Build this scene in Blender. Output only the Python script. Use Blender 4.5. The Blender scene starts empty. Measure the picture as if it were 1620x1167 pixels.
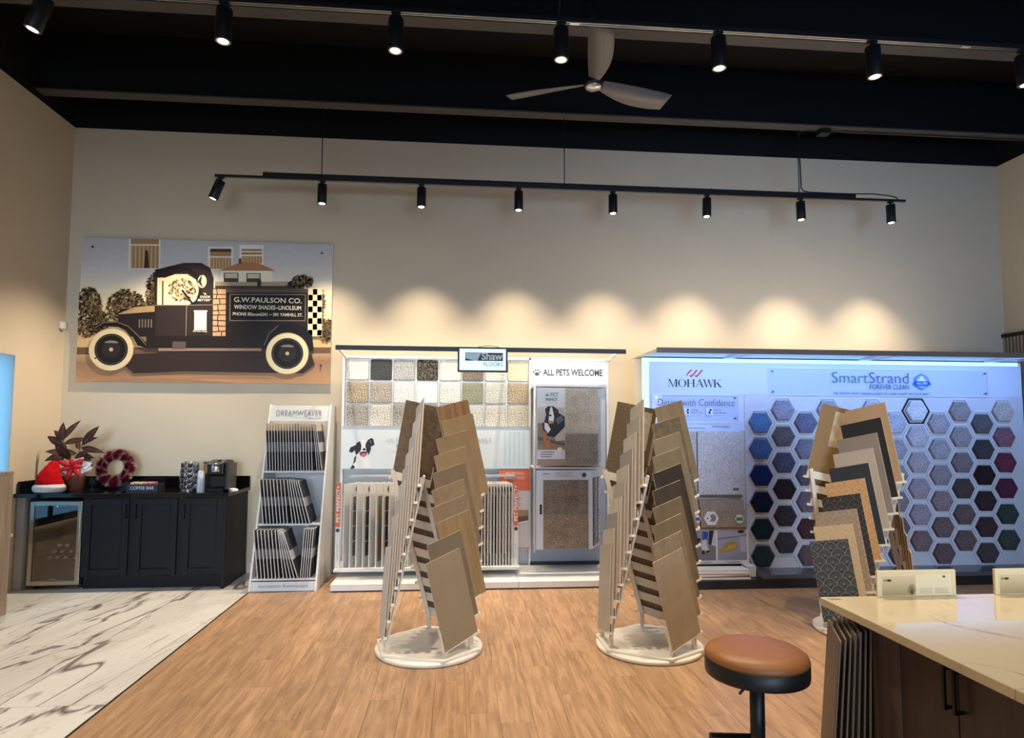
import bpy, bmesh, math, random
from mathutils import Vector, Matrix
R = math.radians
random.seed(7)
scene = bpy.context.scene
col = scene.collection

# ------------------------------------------------------------------ camera
cd = bpy.data.cameras.new('camera')
cam = bpy.data.objects.new('camera', cd); col.objects.link(cam)
cam.location = (0, 0, 1.55)
cam.rotation_euler = (Matrix.Rotation(R(-4.904), 3, 'Z') @ Matrix.Rotation(R(93.89), 3, 'X') @ Matrix.Rotation(R(0.25), 3, 'Z')).to_euler()
cd.sensor_width = 36; cd.lens = 36 * 1000 / 1620
cd.shift_y = 23.5 / 1620
cd.clip_start = 0.05; cd.clip_end = 100
scene.camera = cam

# ------------------------------------------------------------------ world, daylight, exposure
scene.view_settings.view_transform = 'Standard'
scene.view_settings.look = 'None'
scene.view_settings.exposure = 0.06
scene.view_settings.gamma = 1.0
scene.view_settings.use_curve_mapping = False
w = bpy.data.worlds.new('sky'); scene.world = w; w.use_nodes = True
bg = w.node_tree.nodes['Background']
bg.inputs[0].default_value = (0.27, 0.64, 1.0, 1); bg.inputs[1].default_value = 1.15

def area_light(name, loc, target, sx, sy, energy, color, spread=180):
    l = bpy.data.lights.new(name, 'AREA'); l.shape = 'RECTANGLE'; l.size = sx; l.size_y = sy
    l.energy = energy; l.color = color; l.spread = R(spread)
    o = bpy.data.objects.new(name, l); col.objects.link(o); o.location = loc
    o.rotation_euler = (Vector(target) - Vector(loc)).to_track_quat('-Z', 'Y').to_euler()
    return o
# daylight coming in through the shop windows behind the camera and the side window
DAY = (0.66, 0.80, 1.0)
area_light('daylight_shop_window', (-2.0, -3.9, 1.9), (-3.3, 7, 0.3), 3.6, 2.6, 46, DAY, 50)
area_light('daylight_shop_window', (3.2, -3.9, 1.9), (2.6, 7, 0.4), 4.4, 2.6, 42, DAY, 60)
# blue uplight added at the right-hand shop window to tint the upper wall
area_light('added_blue_uplight', (3.2, -3.88, 1.0), (4.4, 7, 3.5), 4.2, 0.8, 24, (0.16, 0.44, 1.0), 50)

# ------------------------------------------------------------------ helpers
def C(r, g, b, a=1.0):
    def f(c):
        c /= 255.0
        return c / 12.92 if c <= 0.04045 else ((c + 0.055) / 1.055) ** 2.4
    return (f(r), f(g), f(b), a)

def desat(c, k):
    g = .35*c[0] + .5*c[1] + .15*c[2]
    return tuple(v + (g - v)*k for v in c[:3])
def scale_col(c, k): return (min(1, c[0]*k), min(1, c[1]*k), min(1, c[2]*k), 1)

MATS = {}
def mat(name, c=None, rough=0.5, metal=0.0, var=0.08, scale=8.0, bump=0.0, bscale=60.0, emit=None, estr=0.0, coat=0.0, spec=0.5, stretch=(1, 1, 1), c2=None, detail=3.0, sharp=None):
    """procedural material: noise-varied colour between c*(1-var) and c*(1+var), or c..c2"""
    if name in MATS: return MATS[name]
    m = bpy.data.materials.new(name); m.use_nodes = True
    nt = m.node_tree; N = nt.nodes; L = nt.links
    b = N['Principled BSDF']
    b.inputs['Roughness'].default_value = rough; b.inputs['Metallic'].default_value = metal
    b.inputs['Coat Weight'].default_value = coat
    b.inputs['Specular IOR Level'].default_value = spec
    tc = N.new('ShaderNodeTexCoord'); mp = N.new('ShaderNodeMapping'); mp.inputs['Scale'].default_value = stretch
    L.new(tc.outputs['Object'], mp.inputs['Vector'])
    nz = N.new('ShaderNodeTexNoise'); nz.inputs['Scale'].default_value = scale; nz.inputs['Detail'].default_value = detail
    L.new(mp.outputs['Vector'], nz.inputs['Vector'])
    cr = N.new('ShaderNodeValToRGB')
    lo, hi = (0.3, 0.7) if sharp is None else sharp
    cr.color_ramp.elements[0].position = lo; cr.color_ramp.elements[1].position = hi
    cr.color_ramp.elements[0].color = scale_col(c, 1 - var) if c2 is None else c
    cr.color_ramp.elements[1].color = scale_col(c, 1 + var) if c2 is None else c2
    L.new(nz.outputs['Fac'], cr.inputs['Fac']); L.new(cr.outputs['Color'], b.inputs['Base Color'])
    if bump:
        n2 = N.new('ShaderNodeTexNoise'); n2.inputs['Scale'].default_value = bscale; n2.inputs['Detail'].default_value = 2
        L.new(mp.outputs['Vector'], n2.inputs['Vector'])
        bp = N.new('ShaderNodeBump'); bp.inputs['Strength'].default_value = bump; bp.inputs['Distance'].default_value = 0.004
        L.new(n2.outputs['Fac'], bp.inputs['Height']); L.new(bp.outputs['Normal'], b.inputs['Normal'])
    if emit is not None:
        b.inputs['Emission Color'].default_value = emit; b.inputs['Emission Strength'].default_value = estr
    MATS[name] = m
    return m

def carpet(name, c, contrast=0.45, scale=90.0, c2=None):
    """speckled pile"""
    if name in MATS: return MATS[name]
    m = bpy.data.materials.new(name); m.use_nodes = True
    nt = m.node_tree; N = nt.nodes; L = nt.links
    b = N['Principled BSDF']; b.inputs['Roughness'].default_value = 0.95; b.inputs['Specular IOR Level'].default_value = 0.1
    tc = N.new('ShaderNodeTexCoord')
    n1 = N.new('ShaderNodeTexNoise'); n1.inputs['Scale'].default_value = scale; n1.inputs['Detail'].default_value = 2
    n2 = N.new('ShaderNodeTexNoise'); n2.inputs['Scale'].default_value = 9; n2.inputs['Detail'].default_value = 3
    L.new(tc.outputs['Object'], n1.inputs['Vector']); L.new(tc.outputs['Object'], n2.inputs['Vector'])
    mx = N.new('ShaderNodeMath'); mx.operation = 'MULTIPLY_ADD'; mx.inputs[1].default_value = 0.25; 
    L.new(n2.outputs['Fac'], mx.inputs[0]); L.new(n1.outputs['Fac'], mx.inputs[2])
    cr = N.new('ShaderNodeValToRGB'); cr.color_ramp.elements[0].position = 0.50; cr.color_ramp.elements[1].position = 0.74
    cr.color_ramp.elements[0].color = scale_col(c, 1 - contrast)
    cr.color_ramp.elements[1].color = scale_col(c, 1 + contrast) if c2 is None else c2
    L.new(mx.outputs[0], cr.inputs['Fac']); L.new(cr.outputs['Color'], b.inputs['Base Color'])
    bp = N.new('ShaderNodeBump'); bp.inputs['Strength'].default_value = 0.7; bp.inputs['Distance'].default_value = 0.006
    L.new(n1.outputs['Fac'], bp.inputs['Height']); L.new(bp.outputs['Normal'], b.inputs['Normal'])
    MATS[name] = m
    return m

def glass(name, tint=(0.9, 0.95, 1, 1), gloss=0.12, rough=0.02):
    if name in MATS: return MATS[name]
    m = bpy.data.materials.new(name); m.use_nodes = True
    nt = m.node_tree; N = nt.nodes; L = nt.links
    for n in list(N):
        if n.type != 'OUTPUT_MATERIAL': N.remove(n)
    out = [n for n in N if n.type == 'OUTPUT_MATERIAL'][0]
    tr = N.new('ShaderNodeBsdfTransparent'); tr.inputs[0].default_value = tint
    gl = N.new('ShaderNodeBsdfGlossy'); gl.inputs['Roughness'].default_value = rough
    fr = N.new('ShaderNodeLayerWeight'); fr.inputs['Blend'].default_value = 0.5
    pw = N.new('ShaderNodeMath'); pw.operation = 'POWER'; pw.inputs[1].default_value = 5.0; L.new(fr.outputs['Facing'], pw.inputs[0])
    ad = N.new('ShaderNodeMath'); ad.operation = 'ADD'; ad.inputs[1].default_value = gloss
    L.new(pw.outputs[0], ad.inputs[0])
    mx = N.new('ShaderNodeMixShader'); L.new(ad.outputs[0], mx.inputs[0]); L.new(tr.outputs[0], mx.inputs[1]); L.new(gl.outputs[0], mx.inputs[2])
    L.new(mx.outputs[0], out.inputs[0])
    MATS[name] = m
    return m

def emissive(name, c, s):
    if name in MATS: return MATS[name]
    m = mat(name, c, rough=0.4, var=0.01, emit=c, estr=s)
    return m

class MB:
    def __init__(s): s.v = []; s.f = []; s.m = []; s.sm = []
    def add(s, verts, faces, mi=0, smooth=False, M=None):
        o = len(s.v)
        for p in verts:
            p = Vector(p)
            s.v.append(tuple(M @ p) if M else tuple(p))
        for f in faces:
            s.f.append([i + o for i in f]); s.m.append(mi); s.sm.append(smooth)
        return s
    def box(s, x0, x1, y0, y1, z0, z1, mi=0, M=None):
        v = [(x0,y0,z0),(x1,y0,z0),(x1,y1,z0),(x0,y1,z0),(x0,y0,z1),(x1,y0,z1),(x1,y1,z1),(x0,y1,z1)]
        f = [(0,3,2,1),(4,5,6,7),(0,1,5,4),(1,2,6,5),(2,3,7,6),(3,0,4,7)]
        return s.add(v, f, mi, False, M)
    def bar(s, p0, p1, wd, dp, mi=0, up=(0,0,1)):
        """box along p0-p1; wd across, dp in the up-ish direction"""
        p0 = Vector(p0); p1 = Vector(p1); d = (p1-p0).normalized(); u = Vector(up)
        a = d.cross(u)
        if a.length < 1e-4: a = d.cross(Vector((1,0,0)))
        a.normalize(); b = a.cross(d).normalized()
        a *= wd/2; b *= dp/2
        v = [p0-a-b, p0+a-b, p0+a+b, p0-a+b, p1-a-b, p1+a-b, p1+a+b, p1-a+b]
        f = [(0,3,2,1),(4,5,6,7),(0,1,5,4),(1,2,6,5),(2,3,7,6),(3,0,4,7)]
        # orientation of the ring follows a x b = +d or -d; normals fixed on build
        return s.add(v, f, mi)
    def cyl(s, p0, p1, r0, r1=None, n=16, mi=0, cap=True, smooth=True):
        if r1 is None: r1 = r0
        p0 = Vector(p0); p1 = Vector(p1); d = (p1-p0).normalized()
        a = d.orthogonal().normalized(); b = d.cross(a)
        v = []
        for p, r in ((p0, r0), (p1, r1)):
            for k in range(n):
                t = 2*math.pi*k/n; v.append(p + a*math.cos(t)*r + b*math.sin(t)*r)
        s.add(v, [(k, (k+1) % n, n+(k+1) % n, n+k) for k in range(n)], mi, smooth)
        if cap:
            s.add(v[:n], [tuple(reversed(range(n)))], mi); s.add(v[n:], [tuple(range(n))], mi)
        return s
    def tube(s, pts, r, n=8, mi=0):
        pts = [Vector(p) for p in pts]
        rs = r if isinstance(r, (list, tuple)) else [r]*len(pts)
        v = []; ref = None
        for i, p in enumerate(pts):
            d = (pts[min(i+1, len(pts)-1)] - pts[max(i-1, 0)]).normalized()
            if ref is None: ref = d.orthogonal().normalized()
            a = (ref - d*ref.dot(d)).normalized(); b = d.cross(a); ref = a
            for k in range(n):
                t = 2*math.pi*k/n; v.append(p + a*math.cos(t)*rs[i] + b*math.sin(t)*rs[i])
        f = []
        for i in range(len(pts)-1):
            for k in range(n):
                f.append((i*n+k, i*n+(k+1) % n, (i+1)*n+(k+1) % n, (i+1)*n+k))
        s.add(v, f, mi, True)
        s.add(v[:n], [tuple(reversed(range(n)))], mi); s.add(v[-n:], [tuple(range(n))], mi)
        return s
    def lathe(s, prof, cx=0, cy=0, n=32, mi=0, smooth=True):
        v = []; f = []
        for r, z in prof:
            for k in range(n):
                t = 2*math.pi*k/n; v.append((cx + r*math.cos(t), cy + r*math.sin(t), z))
        for i in range(len(prof)-1):
            for k in range(n):
                f.append((i*n+k, i*n+(k+1) % n, (i+1)*n+(k+1) % n, (i+1)*n+k))
        s.add(v, f, mi, smooth)
        if prof[0][0] > 1e-6: s.add(v[:n], [tuple(reversed(range(n)))], mi)
        if prof[-1][0] > 1e-6: s.add(v[-n:], [tuple(range(n))], mi)
        return s
    def prism(s, poly, o, u, vv, w_, t, mi=0):
        """polygon [(a,b)] in plane o+u*a+vv*b, extruded by t along w_"""
        o = Vector(o); u = Vector(u); vv = Vector(vv); w_ = Vector(w_)
        n = len(poly)
        A = [o + u*a + vv*b for a, b in poly]; B = [p + w_*t for p in A]
        s.add(A + B, [tuple(range(n)), tuple(reversed(range(n, 2*n)))] + [(i, i+n, (i+1) % n + n, (i+1) % n) for i in range(n)], mi)
        return s
    def mesh(s, name, mats):
        me = bpy.data.meshes.new(name)
        me.from_pydata([tuple(p) for p in s.v], [], s.f)
        for m in (mats if isinstance(mats, (list, tuple)) else [mats]): me.materials.append(m)
        for p, mi, sm in zip(me.polygons, s.m, s.sm): p.material_index = mi; p.use_smooth = sm
        bm = bmesh.new(); bm.from_mesh(me)
        bmesh.ops.remove_doubles(bm, verts=bm.verts, dist=1e-6)
        bmesh.ops.recalc_face_normals(bm, faces=bm.faces); bm.to_mesh(me); bm.free()
        me.update(); return me
    def build(s, name, mats, parent=None, loc=None, bevel=0.0, seg=2):
        o = bpy.data.objects.new(name, s.mesh(name, mats)); col.objects.link(o)
        if parent: o.parent = parent
        if loc is not None: o.location = loc
        if bevel:
            b = o.modifiers.new('bevel', 'BEVEL'); b.width = bevel; b.segments = seg; b.limit_method = 'ANGLE'; b.angle_limit = R(40)
        return o

def obj(name, me, parent=None, loc=(0,0,0), rot=(0,0,0)):
    o = bpy.data.objects.new(name, me); col.objects.link(o)
    o.location = loc; o.rotation_euler = rot
    if parent: o.parent = parent
    return o
def tag(o, label=None, cat=None, group=None, kind=None):
    if label: o['label'] = label
    if cat: o['category'] = cat
    if group: o['group'] = group
    if kind: o['kind'] = kind
    return o
def thing(name, label, cat, loc=(0,0,0), rz=0.0, group=None):
    o = bpy.data.objects.new(name, None); col.objects.link(o)
    o.location = loc; o.rotation_euler = (0, 0, rz); o.empty_display_size = 0.1
    return tag(o, label, cat, group)
def struct(o): o['kind'] = 'structure'; return o

ORD = ['first','second','third','fourth','fifth','sixth','seventh','eighth','ninth','tenth','eleventh','twelfth','thirteenth','fourteenth','fifteenth','sixteenth','seventeenth','eighteenth','nineteenth','twentieth','twenty-first','twenty-second','twenty-third','twenty-fourth']

def ink(name='print_ink', rough=0.45):
    if name in MATS: return MATS[name]
    m = bpy.data.materials.new(name); m.use_nodes = True
    N = m.node_tree.nodes; L = m.node_tree.links; b = N['Principled BSDF']
    a = N.new('ShaderNodeVertexColor'); a.layer_name = 'Col'
    nz = N.new('ShaderNodeTexNoise'); nz.inputs['Scale'].default_value = 40
    mp = N.new('ShaderNodeMapRange'); mp.inputs[3].default_value = 0.93; mp.inputs[4].default_value = 1.05
    mx = N.new('ShaderNodeVectorMath'); mx.operation = 'SCALE'
    L.new(nz.outputs['Fac'], mp.inputs[0]); L.new(a.outputs['Color'], mx.inputs[0]); L.new(mp.outputs[0], mx.inputs['Scale'])
    L.new(mx.outputs[0], b.inputs['Base Color']); b.inputs['Roughness'].default_value = rough
    b.inputs['Specular IOR Level'].default_value = 0.3
    MATS[name] = m; return m

class Art:
    """flat print: coloured polygons in stacked hair-thin layers on a plane facing -Y (x right, z up)"""
    def __init__(s, step=0.00008): s.v = []; s.f = []; s.c = []; s.layer = 0; s.step = step; s.clip = None
    def poly(s, pts, c, z=None, new=True):
        if new: s.layer += 1
        o = len(s.v); y = -s.layer*s.step
        cs = c if isinstance(c, list) else [c]*len(pts)
        for p in pts: s.v.append((p[0], y, p[1]))
        s.f.append(list(range(o, o+len(pts)))); s.c.append([C(*q) for q in cs])
    def ell(s, cx, cz, rx, rz, c, n=20, a0=0, a1=360, new=True):
        s.poly([(cx + rx*math.cos(R(a0+(a1-a0)*k/n)), cz + rz*math.sin(R(a0+(a1-a0)*k/n))) for k in range(n + (0 if a1-a0 == 360 else 1))], c, new=new)
    def ring(s, cx, cz, r0, r1, c, n=28, kx=1.0):
        s.layer += 1
        for k in range(n):
            a = 2*math.pi*k/n; b = 2*math.pi*(k+1)/n
            s.poly([(cx+kx*r0*math.cos(a), cz+r0*math.sin(a)), (cx+kx*r1*math.cos(a), cz+r1*math.sin(a)), (cx+kx*r1*math.cos(b), cz+r1*math.sin(b)), (cx+kx*r0*math.cos(b), cz+r0*math.sin(b))], c, new=False)
    def line(s, pts, wd, c):
        s.layer += 1
        for (x0, z0), (x1, z1) in zip(pts[:-1], pts[1:]):
            d = math.hypot(x1-x0, z1-z0)
            if d < 1e-9: continue
            nx, nz = -(z1-z0)/d*wd/2, (x1-x0)/d*wd/2
            s.poly([(x0+nx, z0+nz), (x1+nx, z1+nz), (x1-nx, z1-nz), (x0-nx, z0-nz)], c, new=False)
    def specks(s, cx, cz, rx, rz, n, size, cols, seed=1):
        rr = random.Random(seed); s.layer += 1
        for i in range(n):
            a = rr.random()*6.283; r = math.sqrt(rr.random()); x = cx + rx*r*math.cos(a); z = cz + rz*r*math.sin(a)
            b = rr.random()*6.283; q = size*(0.5+rr.random())
            if i % (n//4+1) == 0: s.layer += 1
            pp = [(x+q*math.cos(b), z+q*math.sin(b)), (x+0.4*q*math.cos(b+1.7), z+0.4*q*math.sin(b+1.7)), (x+q*math.cos(b+3.14), z+q*math.sin(b+3.14)), (x+0.4*q*math.cos(b+4.8), z+0.4*q*math.sin(b+4.8))]
            if s.clip: pp = [(min(max(u, s.clip[0]), s.clip[1]), min(max(v, s.clip[2]), s.clip[3])) for u, v in pp]
            s.poly(pp, rr.choice(cols), new=False)
    def build(s, name, parent, loc=(0,0,0), flip=True, rot=(0,0,0)):
        me = bpy.data.meshes.new(name); me.from_pydata(s.v, [], s.f)
        at = me.color_attributes.new('Col', 'FLOAT_COLOR', 'CORNER')
        for p, cs in zip(me.polygons, s.c):
            for li, q in zip(p.loop_indices, cs): at.data[li].color = q
        me.materials.append(ink()); me.update()
        return obj(name, me, parent, loc, rot)

def text(s, size, parent, loc, m, name='lettering', rot=(90, 0, 0), align='CENTER', xs=1.0, offset=0.0, shear=0.0, spacing=1.0, depth=0.0006):
    cu = bpy.data.curves.new(name, 'FONT'); cu.body = s; cu.size = size; cu.align_x = align; cu.align_y = 'CENTER'
    cu.extrude = depth; cu.offset = offset*size; cu.shear = shear; cu.space_character = spacing; cu.resolution_u = 3
    t = bpy.data.objects.new(name, cu); col.objects.link(t)
    bpy.context.view_layer.update()
    me = bpy.data.meshes.new_from_object(t.evaluated_get(bpy.context.evaluated_depsgraph_get()))
    bpy.data.objects.remove(t); bpy.data.curves.remove(cu)
    me.materials.clear(); me.materials.append(m)
    o = obj(name, me, parent, loc, tuple(R(a) for a in rot)); o.scale = (xs, 1, 1)
    return o

# ------------------------------------------------------------------ materials of the shell
M_wall = mat('wall_paint', C(208, 194, 170), rough=0.85, var=0.015, scale=3, bump=0.05, bscale=180, spec=0.2)
M_black = mat('black_ceiling_paint', C(14, 14, 15), rough=0.75, var=0.08, scale=4, spec=0.25)
M_beam = mat('dark_beam_paint', C(13, 13, 14), rough=0.75, var=0.08, scale=5, spec=0.3)
M_bflange = mat('beam_flange_lit', C(70, 67, 64), rough=0.6, var=0.06, scale=5)  # paler than the beam: light on the underside put into the colour
M_base = mat('baseboard_paint', C(216, 204, 184), rough=0.5, var=0.02)
M_blackmetal = mat('black_powder_coat', C(20, 20, 21), rough=0.45, var=0.05, scale=30)

def wood_mat(name, c1, c2, rough=0.35, stretch=(14, 1.2, 14), bump=0.05, perobj=0.10, scale=2.2, spec=0.5):
    if name in MATS: return MATS[name]
    m = bpy.data.materials.new(name); m.use_nodes = True
    nt = m.node_tree; N = nt.nodes; L = nt.links; b = N['Principled BSDF']
    tc = N.new('ShaderNodeTexCoord'); oi = N.new('ShaderNodeObjectInfo')
    mp = N.new('ShaderNodeMapping'); mp.inputs['Scale'].default_value = stretch
    sc = N.new('ShaderNodeVectorMath'); sc.operation = 'SCALE'; sc.inputs[0].default_value = (37.0, 91.0, 53.0); L.new(oi.outputs['Random'], sc.inputs['Scale'])
    ad = N.new('ShaderNodeVectorMath'); ad.operation = 'ADD'; L.new(tc.outputs['Object'], mp.inputs['Vector'])
    L.new(mp.outputs['Vector'], ad.inputs[0]); L.new(sc.outputs[0], ad.inputs[1])
    nz = N.new('ShaderNodeTexNoise'); nz.inputs['Scale'].default_value = scale; nz.inputs['Detail'].default_value = 6; nz.inputs['Roughness'].default_value = 0.65; nz.inputs['Distortion'].default_value = 0.6
    L.new(ad.outputs[0], nz.inputs['Vector'])
    cr = N.new('ShaderNodeValToRGB'); cr.color_ramp.elements[0].position = 0.32; cr.color_ramp.elements[1].position = 0.68
    cr.color_ramp.elements[0].color = c1; cr.color_ramp.elements[1].color = c2
    L.new(nz.outputs['Fac'], cr.inputs['Fac'])
    mr = N.new('ShaderNodeMapRange'); mr.inputs[3].default_value = 1 - perobj; mr.inputs[4].default_value = 1 + perobj; L.new(oi.outputs['Random'], mr.inputs[0])
    vm = N.new('ShaderNodeVectorMath'); vm.operation = 'SCALE'; L.new(cr.outputs['Color'], vm.inputs[0]); L.new(mr.outputs[0], vm.inputs['Scale'])
    L.new(vm.outputs[0], b.inputs['Base Color']); b.inputs['Roughness'].default_value = rough; b.inputs['Specular IOR Level'].default_value = spec
    bp = N.new('ShaderNodeBump'); bp.inputs['Strength'].default_value = bump; bp.inputs['Distance'].default_value = 0.003
    L.new(nz.outputs['Fac'], bp.inputs['Height']); L.new(bp.outputs['Normal'], b.inputs['Normal'])
    MATS[name] = m; return m

M_plank = wood_mat('oak_plank', C(134, 102, 74), C(182, 146, 112), rough=0.36, perobj=0.07)
M_floorbed = mat('floor_bed', C(60, 42, 28), rough=0.8)
M_grout = mat('dark_grout', C(70, 66, 64), rough=0.9)

def marble_mat(name):
    m = bpy.data.materials.new(name); m.use_nodes = True
    nt = m.node_tree; N = nt.nodes; L = nt.links; b = N['Principled BSDF']
    tc = N.new('ShaderNodeTexCoord'); oi = N.new('ShaderNodeObjectInfo')
    sc = N.new('ShaderNodeVectorMath'); sc.operation = 'SCALE'; sc.inputs[0].default_value = (13.0, 7.0, 3.0); L.new(oi.outputs['Random'], sc.inputs['Scale'])
    ad = N.new('ShaderNodeVectorMath'); ad.operation = 'ADD'; L.new(tc.outputs['Object'], ad.inputs[0]); L.new(sc.outputs[0], ad.inputs[1])
    mr_ = N.new('ShaderNodeMapping'); mr_.inputs['Rotation'].default_value = (0, 0, R(14)); L.new(ad.outputs[0], mr_.inputs['Vector'])
    mp = N.new('ShaderNodeMapping'); mp.inputs['Scale'].default_value = (2.6, 0.42, 1)
    L.new(mr_.outputs[0], mp.inputs['Vector'])
    def vein(scale, wd, dist, seed):
        nz = N.new('ShaderNodeTexNoise'); nz.inputs['Scale'].default_value = scale; nz.inputs['Detail'].default_value = 5; nz.inputs['Distortion'].default_value = dist; nz.inputs['Roughness'].default_value = 0.5
        o = N.new('ShaderNodeVectorMath'); o.operation = 'ADD'; o.inputs[1].default_value = (seed, seed*2, 0); L.new(mp.outputs[0], o.inputs[0]); L.new(o.outputs[0], nz.inputs['Vector'])
        s = N.new('ShaderNodeMath'); s.operation = 'SUBTRACT'; s.inputs[1].default_value = 0.5; L.new(nz.outputs['Fac'], s.inputs[0])
        a = N.new('ShaderNodeMath'); a.operation = 'ABSOLUTE'; L.new(s.outputs[0], a.inputs[0])
        r = N.new('ShaderNodeMapRange'); r.inputs[1].default_value = 0; r.inputs[2].default_value = wd; r.inputs[3].default_value = 1; r.inputs[4].default_value = 0; L.new(a.outputs[0], r.inputs[0])
        return r
    v1 = vein(0.75, 0.015, 0.8, 3.1); v2 = vein(2.6, 0.020, 1.6, 9.7); v3 = vein(0.6, 0.14, 0.5, 5.3)
    msk = N.new('ShaderNodeTexNoise'); msk.inputs['Scale'].default_value = 1.6; L.new(ad.outputs[0], msk.inputs['Vector'])
    mk = N.new('ShaderNodeMapRange'); mk.inputs[1].default_value = 0.36; mk.inputs[2].default_value = 0.6; L.new(msk.outputs['Fac'], mk.inputs[0])
    def mix(fac, c0, c1, k, by=None):
        f = N.new('ShaderNodeMath'); f.operation = 'MULTIPLY'; f.inputs[1].default_value = k; L.new(fac.outputs[0], f.inputs[0])
        if by is not None:
            g = N.new('ShaderNodeMath'); g.operation = 'MULTIPLY'; L.new(f.outputs[0], g.inputs[0]); L.new(by.outputs[0], g.inputs[1]); f = g
        x = N.new('ShaderNodeMix'); x.data_type = 'RGBA'; L.new(f.outputs[0], x.inputs['Factor'])
        if isinstance(c0, tuple): x.inputs['A'].default_value = c0
        else: L.new(c0.outputs['Result'], x.inputs['A'])
        x.inputs['B'].default_value = c1; return x
    base = mix(v3, C(212, 210, 206), C(190, 186, 180), 0.6)
    a1 = mix(v2, base, C(140, 122, 106), 0.85, mk)
    a2 = mix(v1, a1, C(84, 68, 60), 0.95)
    L.new(a2.outputs['Result'], b.inputs['Base Color']); b.inputs['Roughness'].default_value = 0.3
    MATS[name] = m; return m
M_marble = marble_mat('veined_marble')

XL, XR, YB, YF, ZP, ZC = -4.14, 6.54, 7.0, -4.0, 4.75, 5.45   # room: left, right, back, front, paint line, deck

# ------------------------------------------------------------------ floor
fl = MB().box(XL-.15, XR+.15, YF-.15, YB+.15, -0.12, -0.014).build('floor', M_floorbed)
struct(fl)
PW, PL, XM = 0.18, 1.22, -1.93
plank_meshes = {}
def plank_mesh(wd, ln):
    k = (round(wd, 3), round(ln, 3))
    if k not in plank_meshes:
        b = 0.0015
        m = MB()
        m.add([(0,0,-.014),(wd,0,-.014),(wd,ln,-.014),(0,ln,-.014),(0,0,-b),(wd,0,-b),(wd,ln,-b),(0,ln,-b),(b,b,0),(wd-b,b,0),(wd-b,ln-b,0),(b,ln-b,0)],
              [(0,1,5,4),(1,2,6,5),(2,3,7,6),(3,0,4,7),(4,5,9,8),(5,6,10,9),(6,7,11,10),(7,4,8,11),(8,9,10,11)])
        plank_meshes[k] = m.mesh('plank', M_plank)
    return plank_meshes[k]
YN = 2.2
nx = int((XR - XM)/PW) + 1
offs = [0.0, 0.41, 0.81, 0.2, 0.61, 1.02]
for i in range(nx):
    x0 = XM + 0.012 + i*PW; wd = min(PW, XR - x0)
    if wd < 0.02: continue
    y = YN - offs[i % 6] - 0.12*((i*7) % 3)/3
    while y < YB - 0.01:
        a = max(y, YN); e = min(y + PL, YB)
        if e - a > 0.03: obj('plank', plank_mesh(wd - 0.0006, e - a - 0.0006), fl, (x0, a, 0))
        y += PL
# nearer the camera, out of the picture: the same boards as one surface
b = MB()
for i in range(nx):
    x0 = XM + 0.012 + i*PW; wd = min(PW, XR - x0)
    if wd > 0.02: b.box(x0, x0+wd-.001, YF, YN-.001, -.014, 0)
tag(b.build('plank_field', M_plank, fl), kind='stuff')
# marble tiles
mt = MB().box(XL, XM, YF, YB, -0.0139, -0.003).build('tile_bed', M_grout, fl)
tcols = [(XM, XM-0.575, 0), (XM-0.578, XM-1.178, 1), (XM-1.181, XM-1.781, 0), (XM-1.784, XL, 1)]
for a, bb, ph in tcols:
    x1, x0 = a, max(bb, XL)
    ys = [1.79 - 2.02*2, 1.79 - 2.02, 1.79, 3.81, 5.83, YB] if ph == 0 else [2.81 - 2.02*3, 2.81 - 2.02*2, 2.81-2.02, 2.81, 4.83, 6.85, YB]
    for y0, y1 in zip(ys[:-1], ys[1:]):
        if y0 < YF: y0 = YF
        if y1 - y0 < .05: continue
        m = MB().box(0, x1-x0-.003, 0, y1-y0-.003, -.006, 0)
        o = m.build('marble_tile', M_marble, fl, (x0, y0, 0))
o = MB().box(XM, XM+.011, YF, YB, -.014, .001).build('edge_strip', M_blackmetal, fl)

# ------------------------------------------------------------------ walls
m = MB().box(XL-.15, XR+.15, YB, YB+.15, 0, ZP, 0).box(XL-.15, XR+.15, YB, YB+.15, ZP, ZC, 1)
struct(m.build('wall_back', [M_wall, M_black]))
WY0, WY1, WZ0, WZ1 = 4.85, 6.28, 0.55, 2.2
m = MB()
for (y0, y1, z0, z1) in ((YF, WY0, 0, ZP), (WY1, YB, 0, ZP), (WY0, WY1, 0, WZ0), (WY0, WY1, WZ1, ZP)):
    m.box(XL-.15, XL, y0, y1, z0, z1, 0)
m.box(XL-.15, XL, YF, YB, ZP, ZC, 1)
struct(m.build('wall_left', [M_wall, M_black]))
win = MB()
for a in ((WY0, WY1, WZ0, WZ0+.03), (WY0, WY1, WZ1-.02, WZ1), (WY0, WY0+.03, WZ0, WZ1), (WY1-.02, WY1, WZ0, WZ1)):
    win.box(XL-.10, XL-.04, a[0], a[1], a[2], a[3])
wo = struct(win.build('window_1', M_blackmetal))
MB().box(XL-.002, XL+.02, WY0, WY1-.02, WZ0, WZ0+.07).box(XL-.002, XL+.02, 5.93, 5.98, WZ0+.07, 1.12).build('bottom_frame', M_blackmetal, wo)
MB().box(XL-.002, XL+.07, WY0, WY1, WZ0-.03, WZ0-.001).build('sill', M_base, wo, bevel=.003)
mf = bpy.data.materials.new('frosted_film'); mf.use_nodes = True
fn = mf.node_tree.nodes; fb = fn['Principled BSDF']; fn.remove(fb)
tl = fn.new('ShaderNodeBsdfTranslucent'); nzf = fn.new('ShaderNodeTexNoise'); nzf.inputs['Scale'].default_value = 3; crf = fn.new('ShaderNodeValToRGB')
crf.color_ramp.elements[0].color = (.90, .95, .98, 1); crf.color_ramp.elements[1].color = (.95, .98, 1, 1)
mf.node_tree.links.new(nzf.outputs['Fac'], crf.inputs['Fac']); mf.node_tree.links.new(crf.outputs['Color'], tl.inputs['Color'])
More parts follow.
